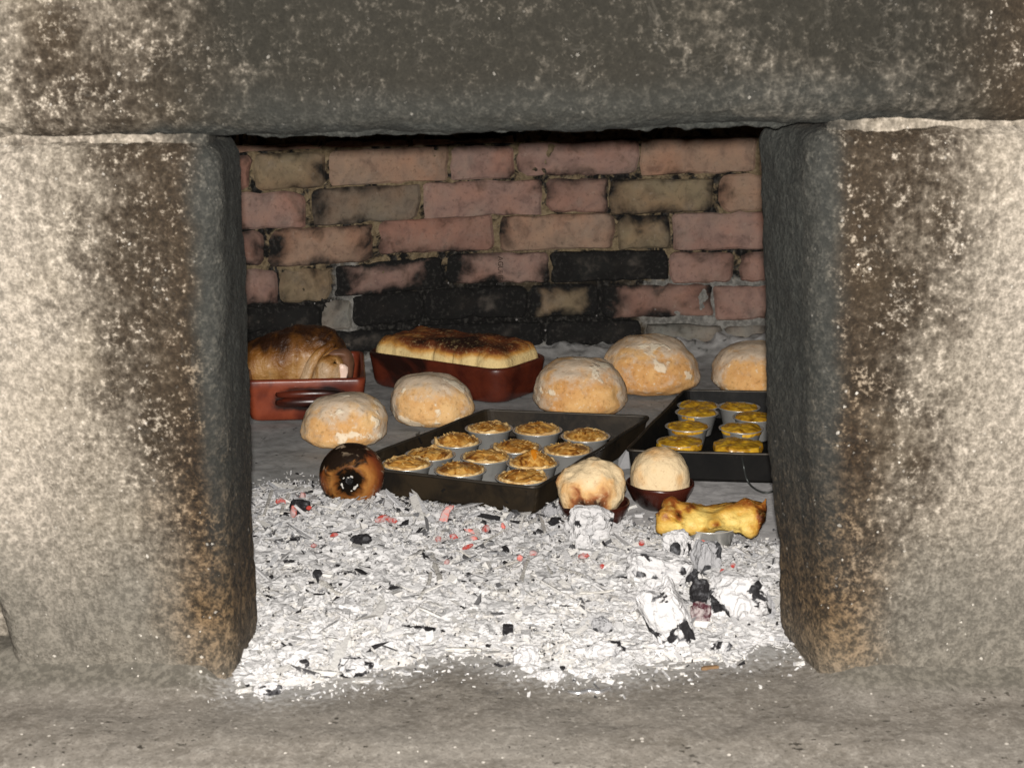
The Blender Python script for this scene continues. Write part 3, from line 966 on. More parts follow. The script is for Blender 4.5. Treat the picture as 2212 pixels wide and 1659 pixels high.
# sill
P, Fq = rbox(2.3, .345, .14, .022, .0075)
P = np.c_[P[:, 0], P[:, 1] + 1.4475, P[:, 2] - .07]
X, Y, Z = P.T
fr = sst(1.35, 1.29, Y)
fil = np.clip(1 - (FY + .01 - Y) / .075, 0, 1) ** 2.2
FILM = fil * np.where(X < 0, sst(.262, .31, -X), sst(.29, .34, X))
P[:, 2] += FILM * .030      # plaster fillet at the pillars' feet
P[:, 2] -= fr * .006
P[:, 1] += -.012 * (X / .6) * fr + .004
N = normals(P, Fq)
P = P + N * (fbm(P, 14, 2.0, 4) * .0035 + fbm(P, 70, 5.0, 2) * .0012)[:, None]
SILL_DATA = (P, Fq)
P, Fq = rbox(2.3, .30, .60, .01, .03)
P = np.c_[P[:, 0], P[:, 1] + 1.48, P[:, 2] - .43]
tag(mesh('oven_base', P, Fq.tolist(), SILL), kind='structure')

# ---------------------------------------------------------------- baking trays
def tray(name, corners, h, mat, label, flare=.006, rim_r=.0022):
    C = np.array(corners, float)                       # rim corners at height h: BL, FL, FR, BR
    org = np.array([*C.mean(0), 0])
    c = C - org[:2]
    root = empty(name, org)
    def loop(ins, z, r=.012):
        out = []
        for i in range(4):
            a, b, d = c[i - 1], c[i], c[(i + 1) % 4]
            d1 = (a - b) / np.linalg.norm(a - b); d2 = (d - b) / np.linalg.norm(d - b)
            bb = b + (d1 + d2) * ins
            for k in range(5):
                t = k / 4.0
                out.append((1 - t) ** 2 * (bb + d1 * r) + 2 * t * (1 - t) * bb + t * t * (bb + d2 * r))
        L = np.array(out)
        LL = []
        for i_ in range(len(L)):
            a_, b_ = L[i_], L[(i_ + 1) % len(L)]
            for j_ in range(16 if i_ % 5 == 4 else 1): LL.append(a_ + (b_ - a_) * j_ / (16.0 if i_ % 5 == 4 else 1.0))
        L = np.array(LL)
        q = np.c_[L, np.full(len(L), z)]
        wob = fbm(q * [1, 1, 0], 12, 3.0, 2)
        q[:, 2] += wob * .0016 * (z / h)
        return q
    t = .0014
    loops = [loop(flare + .010, .0006), loop(flare + .002, .0018), loop(flare * .9, .006), loop(0, h), loop(t, h), loop(flare + t, .007), loop(flare + .003, .0032), loop(flare + .012, .0022)]
    V, F = loft([l for l in loops], cap_last=True, cap_first=True)
    b = mesh('pan', V, F, mat, root, smooth=False)
    rl = loop(-.0006, h)
    m = len(rl)
    VV = []
    for i in range(m):
        tt = rl[(i + 1) % m] - rl[i - 1]
        tt /= np.linalg.norm(tt)
        a = np.array([tt[1], -tt[0], 0]); 
        for k in range(6):
            q = 2 * math.pi * k / 6
            VV.append(rl[i] + rim_r * (math.cos(q) * a + np.array([0, 0, math.sin(q)])))
    FF = []
    for i in range(m):
        for k in range(6):
            FF.append((i * 6 + k, i * 6 + (k + 1) % 6, ((i + 1) % m) * 6 + (k + 1) % 6, ((i + 1) % m) * 6 + k))
    mesh('rolled_rim', VV, FF, RIM, root)
    tag(root, label, 'baking tray')
    return root
tray('baking_tray', [(-.040, 2.408), (-.224, 2.100), (.031, 1.991), (.207, 2.366)], .040, TRAY, 'dark steel baking tray holding twelve brown almond tarts in the middle of the oven')
tray('baking_tray', [(.276, 2.520), (.158, 2.158), (.425, 2.130), (.54, 2.495)], .045, TRAY_B, 'black steel baking tray holding yellow custard tarts beside the right pillar')

# ---------------------------------------------------------------- tarts
def tin_mesh(r, h, mat, parent, seed=0):
    b = r * .74
    prof_ = [(0.001, 0.0008), (b - .002, .0006), (b, .002), (r * .985, h - .001), (r + .0012, h), (r + .0026, h + .0004), (r + .0026, h + .0012), (r + .0012, h + .0014), (r * .97, h), (b - .001, .0035), (.001, .003)]
    V, F = lathe(prof_, 44)
    V[:, :2] *= (1 + .012 * np.sin(2 * np.arctan2(V[:, 1], V[:, 0]) + seed))[:, None]
    return mesh('tin', V, F, mat, parent)

def disc(nr, na):
    V = [(0, 0)]
    for j in range(1, nr + 1):
        for i in range(na):
            a = 2 * math.pi * i / na
            V.append((j / nr * math.cos(a), j / nr * math.sin(a)))
    F = [(0, 1 + i, 1 + (i + 1) % na) for i in range(na)]
    for j in range(1, nr):
        for i in range(na):
            a = 1 + (j - 1) * na + i; b = 1 + (j - 1) * na + (i + 1) % na
            F.append((a, a + na, b + na)); F.append((a, b + na, b))
    return np.array(V), F

def almond_tart(u, v, label, seed, z0=.0028, r=.0335, h=.033, dome=.0075, tall=0, crust=1.0, hgt=0):
    p = onz(u, v, z0 + h)
    root = empty('almond_tart', (p[0], p[1], z0), seed * 1.3)
    tin_mesh(r, h, TIN, root, seed)
    # frilled pastry edge standing inside the rim
    na = 72
    rings = []
    for k, (rr, zz) in enumerate(((.94, -.004), (.965, .0012), (.95, .0042), (.89, .0044), (.83, .0015))):
        a = np.linspace(0, 2 * math.pi, na, endpoint=False)
        q = np.c_[np.cos(a), np.sin(a), np.zeros(na)]
        fr = fbm(q, 3.2, seed * 5.1, 3); fr2 = fbm(q, 1.1, seed * 2.7 + 9, 2)
        rad = r * rr * (1 + (.035 * fr if k in (1, 2, 3) else 0))
        z = h + zz * ((.75 + (.7 * fr + .9 * fr2) * crust) if k in (2, 3) else np.ones(na))
        rings.append(np.c_[rad * np.cos(a), rad * np.sin(a), z])
    V, F = loft(rings, cap_last=False)
    mesh('pastry_edge', V, F, PASTRY, root, attrs={'bake': np.full(len(V), .12)})
    # almond filling, domed and ridged
    D, F = disc(26, 72)
    rr = np.linalg.norm(D, axis=1)
    q = np.c_[D, np.zeros(len(D))]
    st = q * [1, .42, 1]
    z = h + .0015 + dome * (1 - rr ** 2.2) + (fbm(q, 1.4, seed * 3.3, 2) * .0030 + np.abs(fbm(st, 4.5, seed * 7.7, 2)) * .0014) * (1 - rr ** 6)
    if tall: z += tall * np.exp(-((q[:, 0] - .1) ** 2 + q[:, 1] ** 2) / .18)
    V = np.c_[D * r * .90, z]
    mesh('filling', V, F, ALMOND, root, attrs={'bake': sst(.2, 1.0, fbm(q, 1.7, seed * 9.1, 3) + .35) * .8})
    # slivers lying on the filling
    VV, FF = [], []
    rg = np.random.default_rng(seed + 40)
    for k in range(18):
        a, q_ = rg.uniform(0, 2 * math.pi), math.sqrt(rg.uniform(0, .80))
        i = np.argmin((D[:, 0] - q_ * math.cos(a)) ** 2 + (D[:, 1] - q_ * math.sin(a)) ** 2)
        c = V[i] + [0, 0, .0006]
        d = rg.uniform(0, math.pi) * .8
        L, W = rg.uniform(.003, .0065), rg.uniform(.0006, .0011)
        ax = np.array([math.cos(d), math.sin(d), rg.normal() * .22]); ay = np.array([-math.sin(d), math.cos(d), 0])
        n0 = len(VV)
        for sx, sy, sz in ((-1, 0, 0), (-.6, 1, 0), (.6, 1, 0), (1, 0, 0), (.6, -1, 0), (-.6, -1, 0), (-.5, 0, 1), (.5, 0, 1)):
            VV.append(c + ax * L * sx * .6 + ay * W * sy + np.array([0, 0, .0008]) * sz)
        FF += [(n0, n0 + 6, n0 + 1), (n0 + 1, n0 + 6, n0 + 7, n0 + 2), (n0 + 2, n0 + 7, n0 + 3), (n0 + 3, n0 + 7, n0 + 4), (n0 + 4, n0 + 7, n0 + 6, n0 + 5), (n0 + 5, n0 + 6, n0)]
    tag(mesh('almond_slivers', VV, FF, SLIVER, root), kind='stuff')
    if tall:
        Dv, Fv = disc(8, 20)
        rad = np.linalg.norm(Dv, axis=1)
        V2 = np.c_[Dv * [.0055, .0115] * (1 + .25 * np.sin(3 * np.arctan2(Dv[:, 1], Dv[:, 0])))[:, None], np.zeros(len(Dv))]
        c0, s0 = math.cos(-seed * 1.3), math.sin(-seed * 1.3)
        V2 = np.c_[c0 * (V2[:, 0] + .002) - s0 * (V2[:, 1] - .006), s0 * (V2[:, 0] + .002) + c0 * (V2[:, 1] - .006), V2[:, 2]]
        idx = ((V2[:, None, :2] - V[None, :, :2]) ** 2).sum(2).argmin(1)
        V2[:, 2] = V[idx, 2] + .0013 * (1 - rad ** 2) - .0002
        mesh('glaze', V2, Fv, GLAZE, root)
    tag(root, label, 'tart', 'almond tarts in the dark tray')
    return root

rows = ['front', 'second', 'third', 'back']
TA = [(879, 1003), (929, 983), (986, 955), (1056, 926)]
TB = [(994, 1016), (1050, 988), (1114, 967), (1161, 930)]
TCc = [(1128, 1032), (1151, 1001), (1225, 973), (1265, 943)]
lab = {
 ('A', 0): 'almond tart with pale pastry lip in the tray corner beside the onion',
 ('A', 1): 'almond tart second from the front along the left side of the dark tray',
 ('A', 2): 'almond tart with ragged raised crust, third from the front on the tray\'s left side',
 ('A', 3): 'almond tart at the back left corner of the dark tray, nearest the small loaf',
 ('B', 0): 'almond tart in the middle of the front row, half hidden by the tray\'s front wall',
 ('B', 1): 'almond tart second from the front in the tray\'s middle column',
 ('B', 2): 'almond tart third from the front in the tray\'s middle column',
 ('B', 3): 'almond tart at the back of the tray\'s middle column with pastry tab on its right',
 ('C', 0): 'almond tart in the tray\'s front right corner with a pale pastry edge',
 ('C', 1): 'tall almond tart with a drop of orange glaze running down its top',
 ('C', 2): 'dark brown flat almond tart behind the bread roll, third on the tray\'s right side',
 ('C', 3): 'almond tart with browned pastry lip at the tray\'s back right corner',
}
sd = 1
for colm, L in (('A', TA), ('B', TB), ('C', TCc)):
    for i, (u, v) in enumerate(L):
        kw = {}
        if (colm, i) == ('C', 1): kw = dict(tall=.006, dome=.012)
        if (colm, i) in (('C', 2), ('C', 3)): kw = dict(dome=.007)
        if (colm, i) == ('A', 2): kw = dict(crust=1.9, dome=.011)
        almond_tart(u, v, lab[(colm, i)], sd, r=.0335 + random.uniform(-.0006, .0008), **kw)
        sd += 1

def custard_tart(u, v, label, seed, z0=.003, r=.0305, h=.034, over=0.0):
    p = onz(u, v, z0 + h)
    root = empty('custard_tart', (p[0], p[1], z0), seed * 1.7)
    tin_mesh(r, h, TIN, root, seed)
    D, F = disc(26, 72)
    rr = np.linalg.norm(D, axis=1)
    q = np.c_[D, np.zeros(len(D))]
    z = h + .001 + .0045 * (1 - rr ** 2.5) + (fbm(q, 1.6, seed * 3.3, 2) * .0026 + np.abs(fbm(q, 3.2, seed * 4.1, 2)) * .0014)
    rad = 1 + over * sst(.7, 1, rr) * (1 + .6 * fbm(q, 2, seed, 2)) * .12
    V = np.c_[D * (r * (.94 + .05 * min(1, over)) * rad)[:, None], z]
    V[rr > .97, 2] -= .001 + over * .004
    # a skirt so the custard has a thick edge
    na = 72
    last = np.arange(len(V) - na, len(V))
    sk = V[last] * [.97, .97, 1] - [0, 0, .004]
    n0 = len(V)
    V = np.concatenate([V, sk])
    F = list(F)
    for i in range(na):
        F.append((int(last[i]), int(n0 + i), int(n0 + (i + 1) % na))); F.append((int(last[i]), int(n0 + (i + 1) % na), int(last[(i + 1) % na])))
    q2 = np.c_[V[:, :2] / r, np.zeros(len(V))]
    mesh('custard', V, F, CUSTARD, root, attrs={'bake': sst(.25, 1.0, fbm(q2, 2.0, seed * 6.1, 3) + .3) * .75})
    tag(root, label, 'tart', 'custard tarts in the black tray')
YT = [(1468, 955, 'yellow custard tart at the black tray\'s front left corner, above the domed roll', 1.0), (1594, 961, 'yellow custard tart overflowing its tin in the front row beside the pillar', 1.3),
      (1485, 922, 'yellow custard tart second from the front in the black tray\'s left column', .3), (1601, 926, 'yellow custard tart second from the front in the black tray\'s right column', .3),
      (1505, 892, 'yellow custard tart third from the front in the black tray\'s left column', .2), (1630, 902, 'yellow custard tart third in the right column, half hidden by the pillar', .2),
      (1508, 877, 'yellow custard tart at the back of the black tray\'s left column', .2), (1596, 880, 'yellow custard tart in the back row with bright tin rim behind it', .1)]
for i, (u, v, l_, ov) in enumerate(YT):
    custard_tart(u, v, l_, i + 21, over=ov)

# ---------------------------------------------------------------- loaves
def loaf(u, v, w, hpx, mat, label, seed, name='bread_loaf', squash=.86, lean=(0, 0, 0), depth_k=1.0, amp=.068):
    z = .03
    for _ in range(6):
        c = onz(u, v, z)
        s = depth_of(c) / FPX
        rx = w * s / 2
        ry = rx * depth_k
        al = math.asin(min(.9, (CAM_H - z) / np.linalg.norm(c - [0, 0, CAM_H])))
        rz = math.sqrt(max((hpx * s / 2) ** 2 - (ry * math.sin(al)) ** 2, 1e-5)) / math.cos(al)
        z = rz * squash
    V, F = ICO[5]
    n = fbm(V, 1.3, seed * 3.7, 3) * amp + fbm(V, 3.2, seed * 1.9, 3) * amp * .45 + fbm(V, 9, seed, 3) * amp * .16 - np.exp(-(fbm(V, 1.9, seed * 5.3, 2) / .03) ** 2) * .018 * sst(.3, .75, np.abs(V[:, 0]))
    up = V[:, 2]
    shape = np.sign(V) * np.abs(V) ** np.array([.88, .92, .90])
    low_ = np.clip(-V[:, 2], 0, 1)
    shape[:, :2] *= (1 + .05 * np.sin(np.clip(low_ * 3.0, 0, math.pi)) - .10 * low_ ** 3)[:, None]
    P = shape * np.array([rx * .975, ry, rz]) * (1 + n)[:, None]
    P[:, 2] = np.where(P[:, 2] > 0, P[:, 2] * 1.20, P[:, 2] * .80)
    z = rz * .66
    P[:, 0] += lean[0] * rx * up * (up > 0)
    P[:, 1] += lean[1] * ry * up * (up > 0)
    zfloor = -z
    P[:, 2] = np.where(P[:, 2] < zfloor + .006, zfloor + .006 - .006 * (1 - np.exp((P[:, 2] - zfloor - .006) / .006)), P[:, 2])
    # dust gathers on the crown and on the shoulders at either end
    h = sst(.15, .95, up) * .8 + sst(.55, .95, np.abs(V[:, 0])) * .65 + sst(-.2, -.7, up) * .1
    o = mesh(name, P, F.tolist(), mat, None, loc=(c[0], c[1], z), rot=(0, 0, 0), attrs={'h': h})
    tag(o, label, 'bread')
    return o
loaf(744, 907, 188, 122, CRUST_P, 'round floured loaf with pale flour patches just behind the charred onion', 3, lean=(.05, 0, 0))
loaf(935, 863, 184, 120, CRUST_P, 'oval floured loaf between the left loaf and the dark tart tray', 8, lean=(-.12, 0, 0))
loaf(1253, 836, 204, 134, CRUST_B, 'round golden loaf standing behind the dark tart tray', 14, lean=(-.06, 0, 0))
loaf(1407, 787, 213, 134, CRUST_B, 'largest round loaf against the back wall with flaking white flour patches', 22, lean=(-.08, 0, 0))
loaf(1632, 796, 192, 118, CRUST_B, 'round golden loaf at the far right, half hidden by the right pillar', 29)

# flakes of white flour crust on the big loaf and the left loaf are part of their skin (material)

# ---------------------------------------------------------------- clay dishes
def dish(name, center, rz, L, W, h, r, mat, label, flare=.008, th=.008, scorch_shade=None):
    root = empty(name, (center[0], center[1], 0), rz)
    def lp(ins, z, rr):
        q = densify(rrect(L / 2 - ins, W / 2 - ins, rr), .014)
        return q, z
    specs = [(flare + .006, .0005, r * .9), (flare + .001, .004, r), (flare * .75, h * .2, r), (flare * .62, h * .35, r), (flare * .5, h * .5, r), (flare * .35, h * .65, r), (flare * .2, h * .8, r), (0, h - .003, r), (.001, h, r), (th * .5, h + .0018, r), (th - .001, h, r * .8), (th, h - .003, r * .8), (th + flare * .6, h * .4, r * .7), (th + flare, .012, r * .7), (th + flare + .01, .008, r * .6)]
    base = densify(rrect(L / 2, W / 2, r, 8), .012)
    loops = []
    for ins, z, rr in specs:
        d = base / np.linalg.norm(base, axis=1)[:, None]
        sx = (L / 2 - ins) / (L / 2); sy = (W / 2 - ins) / (W / 2)
        loops.append(np.c_[base[:, 0] * sx, base[:, 1] * sy, np.full(len(base), z)])
    V, F = loft(loops, True, True)
    V = V + (fbm(V, 20, 3, 3) * .0012)[:, None] * (V / (np.linalg.norm(V, axis=1)[:, None] + 1e-6))
    sc = scorch_shade(V) if scorch_shade else np.zeros(len(V))
    mesh('dish_wall', V, F, mat, root, attrs={'scorch_shade': sc})
    tag(root, label, 'clay dish')
    return root

# left dish with the roast
c1 = (-.338, 2.598)
d1 = dish('clay_dish', c1, R(6), .192, .215, .068, .014, CLAY, 'glossy red clay roasting dish holding the meat beside the left pillar',
          scorch_shade=lambda V: np.exp(-((V[:, 0] - .008) / .062) ** 4 - ((V[:, 2] - .036) / .021) ** 4) * (V[:, 1] < -.09) * 1.1 + sst(.0, .05, V[:, 1]) * .3)  # shade of the handle recess painted on the wall; slightly darker toward the back
# strap handle on its front
for zc, ro, col_ in ((.0455, .0070, CLAY_D), (.0325, .0090, CLAY_D)):
    hp = []
    for t in np.linspace(-1, 1, 21):
        hp.append((.008 + .052 * t, -.105 - .013 * max(0, 1 - t * t) ** .5, zc + .0035 * (1 - t * t)))
    V, F = tube(hp, [ro * (.55 + .45 * (1 - abs(t) ** 3)) for t in np.linspace(-1, 1, 21)], 10)
    mesh('handle', V, F, col_, d1, attrs={'scorch_shade': .38 + .7 * fbm(V, 30, 2, 2)})

# middle dish with the loaf
c2 = np.array([-.096, 2.735])
d2 = dish('clay_dish', c2, R(-33.0), .292, .158, .060, .035, CLAY_D, 'dark brown clay dish holding a browned loaf against the back of the oven')

# loaf rising out of it
P, Fq = rbox(.272, .138, .070, .028, .0044)
V = P.copy()
top = sst(-.01, .037, V[:, 2])
V[:, 2] += .006 * fbm(V * [1, 1, 0], 14, 5, 3) * top + .006 * np.cos(V[:, 0] / .116 * 1.45) * top
q = V * [1, 1, .4]
lump = fbm(q, 22, 12.0, 3)
N = normals(V, Fq)
V = V + N * (lump * .0045 + fbm(V, 60, 3, 2) * .0012)[:, None]
# crevices between the pulled-up lobes along the near side
crev = sum(np.exp(-((V[:, 0] - x) / .0045) ** 2) for x in (-.005, .036, .052, .082))
V = V - N * (crev * .0045 * (np.abs(N[:, 2]) < .85))[:, None]
bake = sst(.012, .036, V[:, 2] + .005 * lump) * .78 + .45 * np.exp(-((V[:, 0] - .03) / .04) ** 2 - ((V[:, 1] + .03) / .03) ** 2) * top + .25 * fbm(V, 16, 2, 3) * top
lf = mesh('tin_loaf', V, Fq.tolist(), LOAF, None, loc=(c2[0], c2[1], .051), rot=(0, 0, R(-33.0)), attrs={'bake': bake})
tag(lf, 'oblong loaf with pale sides and burnt brown top risen above its clay dish', 'bread')

# ---------------------------------------------------------------- roast
rp = onz(650, 775, .085)
root = empty('roast_leg', (rp[0], rp[1] + .045, .0), 0)
V, F = metas([(-.090, 0, .062, .046, .046, .036), (-.045, 0, .070, .048, .050, .046), (.0, .002, .076, .044, .048, .052), (.036, .006, .076, .034, .042, .046)], .004)
V = relax(V, F, 2)
N = normals(V, F)
V = V + N * (fbm(V, 26, 3, 3) * .004 + np.abs(fbm(V * [3, 1, .6], 22, 9, 2)) * .004)[:, None]
bk = sst(.06, .125, V[:, 2]) * .50 + .42 + .2 * fbm(V, 22, 6, 3) - .35 * np.exp(-((V[:, 0] - .012) / .014) ** 2) * sst(.115, .06, V[:, 2])
mesh('meat', V, F.tolist(), MEAT, root, attrs={'bake': bk})
# collars of shrunken skin round the knuckle
for kk, (x0, sw, hh, rr, bb) in enumerate(((.006, .046, .106, .0100, .30), (.020, .040, .098, .0070, .10))):
    arc = [(x0 + sw * t ** 1.6, -.046 + .020 * t ** 2 - .004 * math.sin(3 * t), .040 + (hh - .040) * math.sin(t * 1.45)) for t in np.linspace(0, 1, 18)]
    V, F = tube(arc, [rr * (1.1 - .55 * i / 17.0) for i in range(18)], 14)
    V = V + (fbm(V, 38, 6 + kk, 3) * .004)[:, None]
    mesh('skin_fold', V, F, MEAT, root, attrs={'bake': sst(.07, .115, V[:, 2]) * .6 + bb * .5 + .2 * fbm(V, 50, 3, 2)})
V, F = metas([(.040, -.050, .060, .019, .018, .022), (.046, -.044, .074, .017, .018, .016), (.056, -.038, .060, .018, .02, .026), (.034, -.048, .046, .018, .018, .014)], .003)
N = normals(V, F)
V = V + N * (fbm(V, 60, 8, 3) * .003)[:, None]
mesh('knuckle', V, F.tolist(), MEAT, root, attrs={'bake': .10 + sst(.07, .092, V[:, 2]) * .35 + .45 * fbm(V, 55, 1, 3)})
V, F = metas([(.056, -.030, .092, .020, .016, .006), (.070, -.024, .084, .010, .018, .012), (.076, -.020, .066, .008, .018, .022)], .003)
V = V + (fbm(V, 60, 4, 3) * .003)[:, None]
mesh('meat_edge', V, F.tolist(), FAT, root)
V, F = ICO[2]
V = V * [.0085, .006, .0165] + [.068, -.052, .064]
V = V + (fbm(V, 70, 2, 2) * .003)[:, None]
mesh('bone', V, F.tolist(), BONE, root, smooth=False)
tag(root, 'roast leg joint with glossy brown skin and cut bone in the red dish', 'roast meat')
sl = onz(722, 798, .07)
V, F = ICO[3]
V = V * [.020, .012, .010]
o = mesh('fruit_slice', V, F.tolist(), FRUIT, None, loc=(sl[0], sl[1] + .03, .060), rot=(.3, 0, 0))
tag(o, 'pale yellow-green slice tucked under the bone end of the roast', 'fruit slice')

# ---------------------------------------------------------------- charred onion
oc = onz(760, 1026, .043)
V, F = ICO[6]
ang = 1 - V[:, 2]
rad = 1 - .22 * np.exp(-(ang / .022) ** 1.0) * (V[:, 2] > 0) + .03 * np.exp(-((ang - .12) / .06) ** 2)
rad = rad + fbm(V, 2.0, 5, 3) * .02 + np.abs(fbm(V, 6, 2, 3)) * .016
on = empty('onion', oc)
R0 = .0425
axis = Vector((0, 0, CAM_H)) + Vector((-.20, 0, -.48)) - Vector(oc)
on.rotation_euler = axis.to_track_quat('Z', 'Y').to_euler()
mesh('onion_skin', V * rad[:, None] * R0, F.tolist(), ONION, on)
# root stub and curls of ash round it
V, F = ICO[3]
mesh('root_stub', V * [.0048, .0052, .004] * (1 + .4 * fbm(V, 2.5, 3, 3))[:, None] + [0, .001, R0 * .85], F.tolist(), COAL_D, on, smooth=False)
for k, (a, rr, s) in enumerate(((222, .0105, .0010), (200, .0096, .0015), (318, .0104, .0021), (338, .0112, .0012), (286, .0120, .0009), (64, .0080, .0013), (95, .0062, .0010), (140, .0085, .0009))):
    V, F = ICO[2]
    q = V * [s * .7, s * 1.25, s * .45] * (.8 + 1.6 * np.abs(fbm(V, 1.5, k * 4, 2)) + fbm(V, 3, k, 2) * .5)[:, None]
    a = R(a)
    q = np.c_[q[:, 0] * math.cos(a) - q[:, 1] * math.sin(a), q[:, 0] * math.sin(a) + q[:, 1] * math.cos(a), q[:, 2]]
    mesh('ash_curl', q + [rr * math.cos(a), rr * math.sin(a), R0 * .965], F.tolist(), STICK, on, smooth=False)
tag(on, 'charred round onion with its burnt root end facing out, by the ash', 'onion')

# ---------------------------------------------------------------- clay bowls with rolls
def bowl(u, v, hw, label, h=.034):
    p = onz(u, v, h)
    r = hw * depth_of(p) / FPX
    root = empty('clay_bowl', (p[0], p[1], 0), 0)
    pr_ = [(.001, .0008), (r * .50, .0006), (r * .56, .002), (r * .80, h * .36), (r * .96, h * .78), (r, h - .002), (r * .995, h), (r * .955, h + .0008), (r * .925, h - .002), (r * .86, h * .7), (r * .68, h * .35), (r * .4, .006), (.001, .005)]
    V, F = lathe(pr_, 48)
    V = V + (fbm(V, 30, u, 2) * .0006)[:, None]
    mesh('bowl_wall', V, F, CLAY_B, root, attrs={'scorch_shade': np.zeros(len(V))})
    tag(root, label, 'clay bowl')
    return p, r
pA, rA = bowl(1283, 1082, 77, 'small dark red clay bowl behind the biggest white coal, under the browned roll')
pB, rB = bowl(1426, 1041, 74, 'small dark red clay bowl beside the black tray, under the smooth roll')

# lumpy browned roll
el = [(0, 0, .030, .037, .036, .026), (-.012, -.004, .048, .028, .028, .020), (.016, .0, .050, .026, .028, .022), (-.022, -.014, .034, .020, .020, .022), (.0, -.020, .040, .026, .018, .020), (.004, .004, .064, .016, .014, .010), (.024, -.010, .036, .018, .02, .02)]
V, F = metas(el, .0034)
V = relax(V, F, 1)
N = normals(V, F)
fold = np.exp(-((V[:, 0] + .018 + .25 * (V[:, 2] - .04)) / .003) ** 2) * (V[:, 1] < 0) * sst(.055, .04, V[:, 2])
lumpn = fbm(V, 38, 7, 3)
V = V + N * (lumpn * .0055 + fbm(V, 100, 3, 3) * .0020 - fold * .007)[:, None]
V[:, 2] *= 1.02
V[:, 0] *= .96
bk = .32 + lumpn * .6 + .75 * np.exp(-((V[:, 0] + .008) / .018) ** 2 - ((V[:, 2] - .026) / .010) ** 2) * (V[:, 1] < 0) + .4 * fold - .25 * sst(.05, .07, V[:, 2]) - .5 * sst(.02, .034, V[:, 0]) * sst(.04, .028, V[:, 2])
o = mesh('bread_roll', V, F.tolist(), ROLL, None, loc=(pA[0] - .004, pA[1], .013), attrs={'bake': np.clip(bk, 0, 1)})
tag(o, 'lumpy browned bread roll in the front clay bowl', 'bread')
# pale domed roll
V, F = ICO[5]
t = V[:, 2]
prof_r = np.where(t > 0, (1 - np.clip(t, 0, 1) ** 2.0) ** .5, 1.0)
W_ = np.sign(V) * np.abs(V) ** .91
P = np.c_[W_[:, 0] * rB * .87, W_[:, 1] * rB * .87, np.where(t > 0, W_[:, 2] * .051, t * .022)]
P[:, :2] *= (1 + .05 * sst(0, .5, t) * (1 - t))[:, None]
P = P * (1 + fbm(V, 1.6, 4, 3) * .06 + fbm(V, 5, 8, 3) * .022)[:, None]
pinch = np.exp(-((V[:, 0] + .08) / .03) ** 2) * (V[:, 1] < 0) * sst(.35, .05, t)
P[:, 1] += pinch * .003
bk = .10 + .30 * fbm(V, 1.8, 1, 3) + .22 * sst(.6, 1, t) + .35 * np.exp(-((V[:, 0] - .5) / .2) ** 2 - ((t - .3) / .15) ** 2)
o = mesh('bread_roll', P, F.tolist(), ROLL, None, loc=(pB[0], pB[1], .030), attrs={'bake': np.clip(bk, 0, 1)})
tag(o, 'smooth pale domed bread roll in the rear clay bowl', 'bread')

# ---------------------------------------------------------------- overflowing yellow bun in a tin
pT = onz(1531, 1134, .036)
root = empty('batter_bun', (pT[0], pT[1], 0))
tin_mesh(.0325, .036, TIN, root, 3)
k_ = depth_of(pT) / FPX
def px(u, v, y=0.0):                                      # offsets from the tin's rim centre
    return ((u - 1531) * k_, y, .036 + (1134 - v) * k_)
el = []
for u, v, y, rx, ry, rz in ((1446, 1112, -.006, 31, 36, 33), (1434, 1134, -.008, 24, 28, 20), (1456, 1090, .004, 26, 26, 15), (1490, 1118, -.004, 40, 50, 31), (1535, 1120, -.008, 42, 50, 29), (1580, 1114, -.004, 38, 48, 31), (1624, 1114, -.008, 33, 38, 36),
                            (1604, 1090, .004, 28, 28, 16), (1640, 1100, .004, 18, 24, 20), (1612, 1138, -.014, 26, 24, 16), (1536, 1114, -.030, 19, 16, 14), (1466, 1108, -.024, 13, 12, 10), (1652, 1080, .004, 6, 7, 9), (1480, 1136, -.018, 26, 20, 12), (1500, 1106, .014, 34, 22, 14), (1570, 1102, .014, 34, 22, 14), (1484, 1096, -.008, 16, 16, 12), (1564, 1100, -.012, 14, 14, 12), (1590, 1128, -.020, 18, 16, 14), (1424, 1110, -.010, 16, 18, 16)):
    x, yy, z = px(u, v, y)
    el.append((x, yy, z, rx * k_ * .86, ry * k_ * .8, rz * k_ * .86))
V, F = metas(el, .0028)
V = relax(V, F, 1)
N = normals(V, F)
nn = fbm(V, 34, 3, 4)
rd_ = np.abs(fbm(V * [.6, 1, 1.3], 36, 5, 3))
V = V + N * (nn * .0060 + rd_ * .0070 - np.exp(-(rd_ / .05) ** 2) * .0022 - .0015)[:, None]
X_, Z_ = V[:, 0] / k_ + 1531, 1134 - (V[:, 2] - .036) / k_
bk = .20 + .55 * nn + .5 * np.exp(-(rd_ / .06) ** 2) * .5 + sst(1618, 1652, X_) * 1.15 * sst(1075, 1115, Z_) + .6 * np.exp(-((X_ - 1536) / 12) ** 2 - ((Z_ - 1112) / 10) ** 2) + .6 * np.exp(-((X_ - 1462) / 9) ** 2 - ((Z_ - 1104) / 8) ** 2) + .45 * sst(1430, 1405, X_) + .4 * sst(1145, 1160, Z_) + .38 * sst(1108, 1080, Z_)
mesh('risen_batter', V, F.tolist(), PUFF, root, attrs={'bake': np.clip(bk, 0, 1)})
tag(root, 'yellow bun spilling over both sides of its tin beside the right pillar', 'bun')

